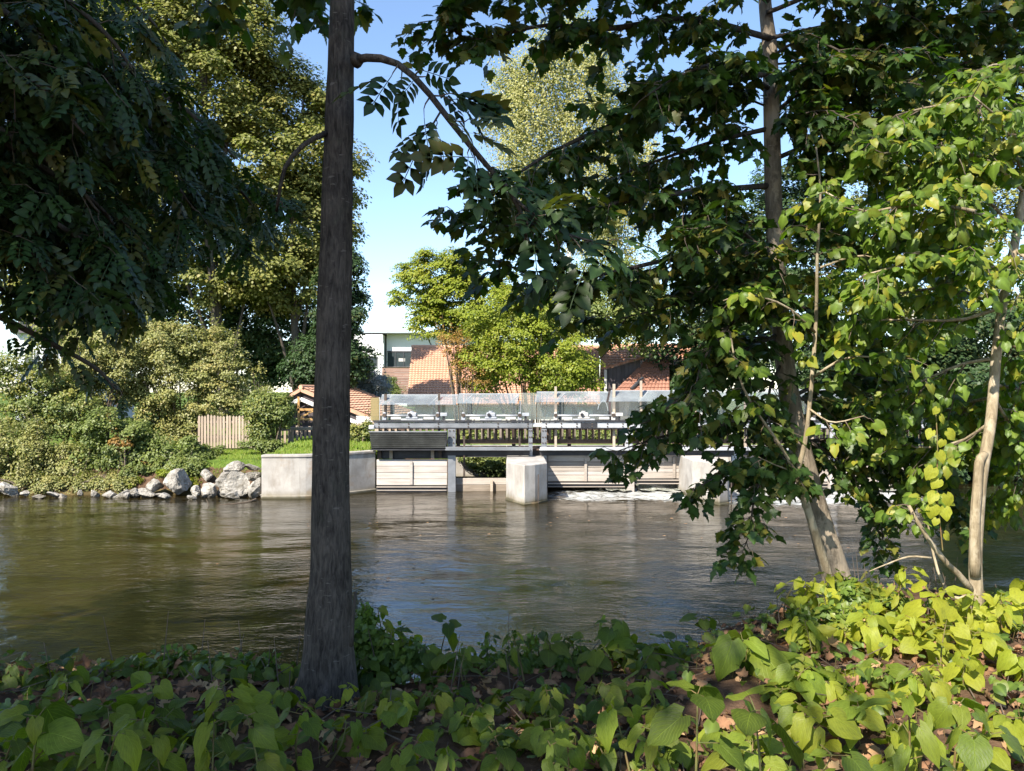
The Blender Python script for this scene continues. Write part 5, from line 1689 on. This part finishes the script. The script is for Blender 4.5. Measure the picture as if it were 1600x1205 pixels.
HB = [tuple(list(t)[:3]) for t in HEARTS]
me_h = [leaf_mesh('broad_leaf', t, M['bright_leaf']) for t in HB]
grow(sp1, B, HB, me_h, M['bright_leaf'], M['pale_bark'], 300)

# ---- twin-stemmed sapling near the right edge
rg = np.random.default_rng(404)
sp2 = thing('twin_stemmed_tree', 'pale twin-stemmed young tree with broad sunlit leaves near the right edge', 'tree', P(1528, 945, 5.1))
MB().tube(spline(PP((1532, 1010, 5.1), (1527, 945, 5.1), (1524, 880, 5.1), (1528, 800, 5.1), (1535, 735, 5.1), (1548, 660, 5.15), (1556, 560, 5.2), (1566, 480, 5.2), (1584, 390, 5.25), (1600, 300, 5.3), (1625, 180, 5.4), (1640, 60, 5.5)), 40), lin(.045, .020, 40), 14, .08, 4).build('trunk', M['pale_bark'], sp2, True)
MB().tube(spline(PP((1524, 900, 5.07), (1523, 820, 5.05), (1527, 760, 5.05), (1530, 722, 5.06), (1538, 710, 5.1)), 16), lin(.034, .026, 16), 12, .1, 6).build('stub_stem', M['pale_bark'], sp2, True)
B = []
KW = dict(size=(.045, .088), hang=.45, yellow=.012, lstep=.036, up=(-.3, -.5, .75))
for pts, r0, r1, kw in (
    (((1520, 925, 5.1), (1500, 900, 5.05), (1470, 870, 5.0), (1435, 818, 4.95), (1420, 790, 4.95)), .024, .010, dict(tl=.22, start=.8, step=0.056)),
    (((1515, 930, 5.12), (1490, 935, 5.2), (1470, 905, 5.3), (1455, 850, 5.35), (1445, 780, 5.4)), .014, .006, dict(tl=.2, start=.7, step=0.056)),
    (((1600, 300, 5.3), (1540, 250, 5.1), (1460, 230, 5.0), (1380, 240, 4.95)), .016, .005, dict(tl=.42, step=0.046)),
    (((1618, 200, 5.4), (1540, 170, 5.1), (1470, 165, 5.0), (1400, 180, 4.9)), .016, .005, dict(tl=.36, step=0.050)),
    (((1590, 360, 5.25), (1520, 330, 5.0), (1430, 320, 4.9), (1350, 330, 4.9), (1290, 300, 4.9)), .016, .005, dict(tl=.42, step=0.043)),
    (((1575, 430, 5.2), (1510, 400, 5.0), (1430, 410, 4.9), (1350, 430, 4.9)), .015, .005, dict(tl=.42, step=0.043)),
    (((1566, 480, 5.2), (1500, 500, 5.3), (1420, 500, 5.4), (1340, 500, 5.5)), .014, .005, dict(tl=.42, step=0.046)),
    (((1556, 560, 5.2), (1500, 570, 5.4), (1430, 600, 5.6), (1370, 620, 5.7)), .014, .005, dict(tl=.4, step=0.050)),
    (((1586, 390, 5.25), (1620, 420, 5.0), (1640, 480, 4.9)), .012, .005, dict(tl=.4, step=0.046)),
    (((1560, 520, 5.2), (1600, 560, 5.3), (1630, 640, 5.4)), .012, .005, dict(tl=.4, step=0.050)),
    (((1552, 620, 5.2), (1590, 690, 5.6), (1600, 760, 5.8)), .012, .005, dict(tl=.36, step=0.050)),
    (((1548, 660, 5.2), (1500, 690, 5.5), (1440, 700, 5.7), (1400, 690, 5.8)), .012, .005, dict(tl=.36, step=0.050)),
    (((1500, 640, 5.9), (1440, 640, 6.1), (1380, 670, 6.2), (1330, 720, 6.3)), .010, .004, dict(tl=.42, step=.05)),
    (((1552, 620, 5.3), (1500, 640, 5.9), (1450, 720, 6.2), (1410, 790, 6.3)), .012, .004, dict(tl=.40, step=.05)),
    (((1552, 600, 5.3), (1600, 620, 5.9), (1570, 700, 6.2), (1560, 800, 6.3)), .012, .004, dict(tl=.40, step=.05)),
    (((1566, 480, 5.2), (1480, 450, 5.6), (1380, 460, 5.9), (1300, 440, 6.0)), .012, .004, dict(tl=.45, step=.05)),
    (((1590, 360, 5.25), (1500, 280, 5.6), (1400, 270, 5.9), (1300, 250, 6.0)), .012, .004, dict(tl=.45, step=.05)),
    (((1630, 120, 5.4), (1560, 100, 5.3), (1500, 130, 5.3)), .012, .005, dict(tl=.4, step=0.056)),
    (((1604, 290, 5.3), (1570, 200, 5.0), (1520, 150, 4.8)), .012, .005, dict(tl=.4, step=0.050)),
):
    B.append(bough(PP(*pts), r0, r1, rg, **kw, **KW))
grow(sp2, B, HB, me_h, M['bright_leaf'], M['pale_bark'], 300)
# a bare curved twig over the water
MB().tube(spline(PP((1455, 872, 5.0), (1420, 870, 5.0), (1385, 882, 5.0), (1358, 893, 5.0)), 10), lin(.008, .003, 10), 5).build('bare_twig', M['pale_bark'], sp2, True)

# ---- climbing vine hanging in a chain of lit leaves
vn = thing('hanging_vine', 'chain of bright yellow-green vine leaves hanging left of the twin stems', 'vine', P(1470, 870, 4.8))
vp = spline(PP((1462, 640, 4.85), (1465, 700, 4.8), (1464, 760, 4.8), (1468, 810, 4.8), (1473, 860, 4.8)), 12)
MB().tube(vp, lin(.003, .004, 12), 5).build('stem', M['stem'], vn)
rg = np.random.default_rng(12)
me_v = [leaf_mesh('vine_leaf', t, M['plant_leaf']) for t in HEARTS[:3]]
for i, (px, py, s) in enumerate(((1465, 645, .05), (1469, 657, .06), (1457, 680, .07), (1479, 681, .08), (1474, 695, .05), (1466, 713, .085), (1459, 738, .09), (1468, 757, .07), (1462, 778, .085), (1478, 779, .09), (1459, 797, .085), (1476, 800, .09), (1464, 818, .05), (1475, 841, .06))):
    leaf_object(me_v[i % 3], P(px, py - 8, 4.78), (rg.normal(0, .4) + (.5 if px > 1468 else -.5), -.2, -.8), (rg.normal(-.2, .3), -1, .55), s, (.75 + .2 * rg.random(), .45), vn)

# ---- the big ash leaning in from the left: its boughs hang over the river, its crown shades the bank
rg = np.random.default_rng(505)
la = thing('overhanging_ash', 'dark ash boughs hanging thickly over the river from the left', 'tree', (-6.4, 1.6, gz(-6.4, 1.6)))
lt = [Vector((-6.4, 1.6, 1.2)), Vector((-6.35, 1.6, 4)), Vector((-6.2, 1.5, 7)), Vector((-6.4, 1.0, 10.5)), Vector((-6.6, .5, 14))]
MB().tube(spline(lt, 24), lin(.30, .10, 24), 16, .06, 7).build('trunk', M['dark_bark'], la, True)
B = []
KW = dict(size=(.15, .25), lstep=.095, pet=0.0, hang=.45, yellow=.01, pairs=True, up=(0, -.35, .8))
t6 = Vector((-6.25, 1.5, 6.2))
for z0, tgt, tl, st in (
    (5.2, (70, 250, 4.6), .6, .11), (5.6, (180, 130, 5.2), .65, .10), (5.8, (300, 180, 6.0), .62, .10), (5.5, (340, 270, 6.8), .6, .10),
    (5.2, (250, 275, 6.2), .6, .10), (4.8, (150, 330, 5.6), .6, .10), (4.2, (60, 395, 5.0), .5, .11), 
    (6.6, (130, 20, 4.8), .65, .11), (5.0, (110, 290, 5.0), .6, .10), (5.4, (320, 300, 7.4), .55, .11), (5.9, (230, 250, 5.4), .6, .10),
    (5.4, (40, 120, 4.2), .6, .11), (4.9, (200, 350, 6.6), .5, .12), (6.3, (200, 0, 6.4), .6, .11), (5.2, (400, 300, 7.8), .42, .13), (4.0, (8, 455, 5.4), .34, .08), (4.5, (80, 345, 4.6), .5, .08), (4.3, (20, 380, 4.4), .5, .08), (4.0, (115, 555, 5.6), .16, .16), (4.6, (110, 380, 5.6), .42, .09), (6.0, (60, 60, 4.4), .6, .09),
):
    s0 = Vector((-6.3, 1.5, z0))
    e = P(*tgt)
    m1 = s0.lerp(e, .4) + Vector((0, 0, .55))
    m2 = s0.lerp(e, .75) + Vector((0, 0, .45))
    B.append(bough([s0, m1, m2, e, e + (e - m2) * .25 + Vector((0, 0, -.12))], .05, .007, rg, step=st, tl=tl, start=.42, **KW))
grow(la, B, PINN, ME_PINN, M['ash_leaf'], M['dark_bark'], 300)
# the rest of its crown, unseen above and behind the frame, shaped to shade the bank
cc = [((-8.3, -1.0, 9.3), (3.9, 3.2, 4.6)), ((-11.5, -1, 12), (4.5, 3.4, 6.5)), ((-7.2, -3.0, 14.5), (2.9, 3.0, 4.5))]
c, out = clumps(cc, 560, rg, .2)
L = tuft_leaves(c, out, .95 * rg.uniform(.6, 1.2, len(c)), 70, .20, rg, .7, .5, .3)
stuff(leaves_object('shade_crown', BROAD, *L, M['ash_leaf'], la))

# ---- a maple behind the viewer: only the tips of its lowest boughs hang into the picture
rg = np.random.default_rng(606)
bm_ = thing('back_maple', 'maple leaf sprays hanging into the top of the view beside the ash trunk', 'tree', (-2.6, -4.6, gz(-2.6, -4.6)))
MB().tube(spline([Vector((-2.6, -4.6, 1.2)), Vector((-2.5, -4.5, 6)), Vector((-2.3, -4.3, 11)), Vector((-2, -4, 16))], 20), lin(.28, .1, 20), 14, .06, 9).build('trunk', M['dark_bark'], bm_, True)
B = []
for z0, tg in ((7.0, ((-2.0, 0, 7.4), (460, -70, 5.4), (462, 10, 5.5))), (7.0, ((-2.4, 0, 7.6), (330, -60, 5.6), (310, 0, 5.7))), (7.2, ((-1.8, 0, 7.6), (500, -90, 5.0), (495, -10, 5.1)))):
    e = [Vector((-2.5, -4.4, z0)), Vector(tg[0]), P(*tg[1]), P(*tg[2])]
    B.append(bough(e, .03, .005, rg, step=.08, tl=.36, start=.72, size=(.09, .15), hang=.6, yellow=0))
grow(bm_, B, MAPLE, ME_MAPLE, M['maple_leaf'], M['dark_bark'], 150)
cc = [((-1.5, -3, 18.3), (4.5, 3.0, 2.4)), ((3.0, -3.5, 18.3), (4.0, 3.0, 2.4)), ((-5.7, -3.5, 9.4), (1.6, 1.8, 2.6))]  # unseen crown lobes, placed to shade the bank and leave a sun gap
c, out = clumps(cc, 330, rg, .2)
L = tuft_leaves(c, out, .95 * rg.uniform(.6, 1.2, len(c)), 70, .20, rg, .7, .5, .3)
stuff(leaves_object('shade_crown', BROAD, *L, M['maple_leaf'], bm_))

# ================================================================ PLANTS ON THE NEAR BANK
rg = np.random.default_rng(77)
SV = np.array(S)


def plant(px, py, Y, hgt, nl, size, tone, yel, lean=None):
    """one upright stem with broad heart-shaped leaves; px, py: where its top shows"""
    top = P(px, py, Y)
    lx, ly = lean if lean else (rg.normal(0, .05), rg.normal(0, .05))
    bx, by = top.x - lx, top.y - ly
    bz = gz(bx, by)
    top.z = max(top.z, bz + .06)
    slim = rg.random() < .22
    if slim:
        nl, size = nl + 4, size * .82
    r = thing('narrow_leaved_plant' if slim else 'heart_leaved_plant', '', 'plant', (bx, by, bz), 'leafy plants on the near bank')
    H = top.z - bz
    b = Vector((bx, by, bz - .03))
    pts = spline([b, b.lerp(top, .5) + Vector((rg.normal(0, .02), rg.normal(0, .02), .01)), top], 9)
    n = 9
    MB().tube(pts, lin(.0055 + .004 * H, .0022, n), 6).build('stem', M['stem'], r, True)
    a0 = rg.uniform(0, 6.28)
    for i in range(nl):
        f = 1 - (max(0, i - 2) / max(nl, 1)) * min(.85, .35 / max(H, .2) + .35)
        k = min(int(f * (n - 1)), n - 2)
        q = pts[k].lerp(pts[k + 1], f * (n - 1) - k)
        a = a0 + i * 2.4 + rg.normal(0, .3)
        ax = Vector((math.cos(a), math.sin(a), 0))
        pl = size * rg.uniform(.25, .55) * (.4 if i == 0 else 1)
        base = q + ax * pl + Vector((0, 0, .3 * pl))
        s = size * rg.uniform(.75, 1.2) * (.62 if i == 0 else (.85 if i > nl - 2 else 1))
        d = ax + Vector((0, -.12, rg.uniform(-1.1, .25)))
        nr = np.array((0, 0, .75)) + SV * .55 + rg.normal(0, .34, 3) - np.array(ax) * .1
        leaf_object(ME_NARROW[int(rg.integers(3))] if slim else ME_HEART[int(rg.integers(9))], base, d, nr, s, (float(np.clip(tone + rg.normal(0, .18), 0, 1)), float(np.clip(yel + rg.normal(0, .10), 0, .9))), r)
        MB().tube([q, base], [.0022, .0016], 4, caps=False).build('leaf_stalk', M['stem'], r)
    return dict(slim=slim, o=r, px=px, py=py, H=H, size=size, tone=tone, yel=yel, Y=Y)


PL = []


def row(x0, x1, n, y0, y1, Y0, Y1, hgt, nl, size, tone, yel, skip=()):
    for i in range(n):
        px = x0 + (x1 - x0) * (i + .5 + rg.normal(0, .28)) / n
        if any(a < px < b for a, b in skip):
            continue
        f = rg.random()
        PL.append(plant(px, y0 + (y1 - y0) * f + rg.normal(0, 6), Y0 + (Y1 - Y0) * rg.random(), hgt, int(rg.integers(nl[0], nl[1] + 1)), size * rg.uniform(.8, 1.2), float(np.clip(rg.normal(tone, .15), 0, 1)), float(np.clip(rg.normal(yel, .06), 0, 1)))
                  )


SK = ((455, 560),)
# shaded left and middle: most leaf tones lowered to deepen the shade
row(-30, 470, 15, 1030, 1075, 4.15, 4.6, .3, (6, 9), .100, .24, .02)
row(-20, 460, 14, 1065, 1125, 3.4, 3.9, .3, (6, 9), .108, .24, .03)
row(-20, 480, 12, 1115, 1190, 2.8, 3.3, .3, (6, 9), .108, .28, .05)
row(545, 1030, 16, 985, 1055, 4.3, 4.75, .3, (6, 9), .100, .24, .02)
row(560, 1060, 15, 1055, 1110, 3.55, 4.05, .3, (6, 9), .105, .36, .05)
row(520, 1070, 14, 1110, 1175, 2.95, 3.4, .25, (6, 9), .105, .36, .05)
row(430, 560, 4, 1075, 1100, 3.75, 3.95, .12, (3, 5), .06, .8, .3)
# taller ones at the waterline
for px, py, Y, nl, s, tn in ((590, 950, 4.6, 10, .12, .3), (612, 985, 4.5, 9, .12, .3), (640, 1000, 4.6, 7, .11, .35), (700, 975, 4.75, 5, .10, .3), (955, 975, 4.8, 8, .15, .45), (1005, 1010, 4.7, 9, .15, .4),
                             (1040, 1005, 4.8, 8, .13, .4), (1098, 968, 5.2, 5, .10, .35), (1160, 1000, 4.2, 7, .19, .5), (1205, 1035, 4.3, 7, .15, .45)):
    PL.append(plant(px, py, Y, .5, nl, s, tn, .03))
# the sunlit mound below the maple and the twin stems: strong sun put into paler, yellower leaves
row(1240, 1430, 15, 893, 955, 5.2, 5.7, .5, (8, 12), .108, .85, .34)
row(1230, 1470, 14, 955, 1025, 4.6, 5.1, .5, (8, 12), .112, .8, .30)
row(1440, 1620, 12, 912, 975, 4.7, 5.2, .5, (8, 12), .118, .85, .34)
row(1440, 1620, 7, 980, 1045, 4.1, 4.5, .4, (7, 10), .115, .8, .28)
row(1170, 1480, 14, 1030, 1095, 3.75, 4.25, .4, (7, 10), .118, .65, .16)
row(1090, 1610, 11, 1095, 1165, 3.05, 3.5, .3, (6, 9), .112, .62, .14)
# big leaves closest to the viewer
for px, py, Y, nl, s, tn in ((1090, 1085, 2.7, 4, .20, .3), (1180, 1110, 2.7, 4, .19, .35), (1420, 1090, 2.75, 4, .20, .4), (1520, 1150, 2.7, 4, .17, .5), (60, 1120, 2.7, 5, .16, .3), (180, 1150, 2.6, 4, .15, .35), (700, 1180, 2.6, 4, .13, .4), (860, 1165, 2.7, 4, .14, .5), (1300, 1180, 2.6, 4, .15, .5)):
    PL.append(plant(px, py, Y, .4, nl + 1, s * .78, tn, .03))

# each plant told apart: by size and leaf colour, by the landmark it stands at, by its place there
ZONES = [(-9999, 60, 'at the left end of the bank'), (60, 180, 'a little in from the left end'), (180, 310, 'well left of the ash trunk'), (310, 450, 'just left of the ash trunk'), (450, 570, 'at the foot of the ash trunk'),
         (570, 660, 'just right of the ash trunk'), (660, 760, 'in line with the log gate'), (760, 860, 'in line with the pointed pier'), (860, 960, 'in line with the etched bird screen'), (960, 1090, 'in line with the foam chutes'),
         (1090, 1200, 'left of the sunlit mound'), (1200, 1290, 'at the left side of the sunlit mound'), (1290, 1370, 'in the sunlit mound under the leaning maple'), (1370, 1460, 'between the leaning maple and twin-stemmed tree'), (1460, 1530, 'at the foot of the twin-stemmed tree'), (1530, 99999, 'right of the twin-stemmed tree')]
LEVELS_ = [(4.9, 'farthest out'), (4.42, 'by the water'), (4.0, 'behind mid-bank'), (3.6, 'in mid-bank'), (3.2, 'before mid-bank'), (0, 'in front')]
ORD = ['first', 'second', 'third', 'fourth', 'fifth', 'sixth', 'seventh', 'eighth', 'ninth']
cells = {}
for q in PL:
    pxb = 800 + q['o'].location.x / q['o'].location.y * F
    z_ = next(i for i, (a, b, _) in enumerate(ZONES) if a <= pxb < b)
    lev = next(i for i, (a, _) in enumerate(LEVELS_) if q['Y'] > a)
    q['look'] = ('yellow-green' if q['tone'] > .62 else ('mid-green' if q['tone'] > .40 else 'dark-green')) + (' narrow-leaved' if q['slim'] else '')
    cells.setdefault((z_, lev, q['look']), []).append((pxb, q))
for (z_, lev, look), qs in cells.items():
    qs.sort(key=lambda a: a[0])
    n = len(qs)
    for i, (_, q) in enumerate(qs):
        o_ = '' if n == 1 else ('leftmost ' if i == 0 else ('rightmost ' if i == n - 1 else ('middle ' if n == 3 else ORD[min(i, 8)] + '-from-left ')))
        q['o']['label'] = f'{o_}{look} plant {LEVELS_[lev][1]} {ZONES[z_][2]}'

# ---------------------------------------------------------------- ground cover, leaf litter, dry stems (nobody could count them)
N = 5200
x = rg.uniform(-4.2, 4.6, N)
y = rg.uniform(2.4, 6.3, N)
ok = (y < near_edge(x) + .55) & (np.hypot(x + 1.0, y - 4.0) > .26)
cl = np.array([mnoise.noise(Vector((a * 1.4, b * 1.4, 4))) for a, b in zip(x, y)])
ok &= (cl + rg.normal(0, .25, N)) > .02
x, y = x[ok], y[ok]
N = len(x)
z = ground_z(x, y) + rg.uniform(.02, .13, N)
stuff(leaves_object('ground_cover', [t[:3] for t in HEARTS], np.stack([x, y, z], 1), unit(np.stack([rg.normal(0, 1, N), rg.normal(0, 1, N), rg.normal(-.2, .2, N)], 1)),
                    unit(np.stack([rg.normal(-.2, .3, N), rg.normal(-.35, .3, N), np.ones(N)], 1)), rg.uniform(.030, .075, N), np.stack([np.clip(rg.normal(.4, .22, N), 0, 1), rg.random(N) ** 4 * .7], 1), M['cover_leaf']))
stems = MB()
for i in rg.choice(N, 1100, replace=False):
    stems.tube([(x[i], y[i], z[i]), (x[i] + rg.normal(0, .02), y[i] + rg.normal(0, .02), gz(x[i], y[i]) - .02)], [.0016, .002], 3, caps=False)
stuff(stems.build('cover_stems', M['stem']))
N = 6500
x = rg.uniform(-4.2, 5.0, N)
y = rg.uniform(2.3, 6.4, N)
ok = (y < near_edge(x) + .35)
x, y = x[ok], y[ok]
N = len(x)
z = ground_z(x, y) + rg.uniform(.0, .05, N)
CURL = [tpl_maple(.9, 21), tpl_maple(1.3, 22), tpl_maple(-.8, 23)]
stuff(leaves_object('leaf_litter', CURL, np.stack([x, y, z], 1), unit(np.stack([rg.normal(0, 1, N), rg.normal(0, 1, N), rg.normal(0, .35, N)], 1)),
                    unit(np.stack([rg.normal(0, .5, N), rg.normal(0, .5, N), np.ones(N)], 1)), rg.uniform(.035, .085, N), np.stack([rg.random(N) ** 1.4, rg.random(N) ** 4], 1), M['litter_leaf']))
w = MB()
for i in range(420):
    xx, yy = rg.uniform(-3.6, 4.2), rg.uniform(2.6, 5.6)
    if yy > float(near_edge(xx)) + .2:
        continue
    a = Vector((xx, yy, gz(xx, yy) + .02))
    ln = rg.uniform(.10, .45)
    an = rg.uniform(0, 6.28)
    b = a + Vector((math.cos(an) * ln, math.sin(an) * ln, rg.uniform(-.01, .10)))
    w.tube([a, a.lerp(b, .5) + Vector(rg.normal(0, .012, 3)), b], [.004, .003, .0018], 4)
for i in range(55):                                                     # dry upright stalks
    xx = rg.uniform(-3.4, 4.2)
    yy = float(near_edge(xx)) + rg.uniform(-.7, .25)
    a = Vector((xx, yy, gz(xx, yy) - .02))
    w.tube([a, a + Vector((rg.normal(0, .05), rg.normal(0, .05), rg.uniform(.12, .42)))], [.0045, .002], 4)
stuff(w.build('dry_stalks', M['twig']))

# fallen leaves drifting on the river
N = 70
x, y = rg.uniform(-6, 8, N), rg.uniform(6.5, 20, N)
stuff(leaves_object('floating_leaves', [tpl_maple(.1, 31)], np.stack([x, y, np.full(N, .035)], 1), unit(np.stack([rg.normal(0, 1, N), rg.normal(0, 1, N), np.zeros(N)], 1)),
                    unit(np.stack([rg.normal(0, .06, N), rg.normal(0, .06, N), np.ones(N)], 1)), rg.uniform(.05, .09, N), np.stack([rg.random(N), rg.random(N) * .6], 1), M['litter_leaf']))
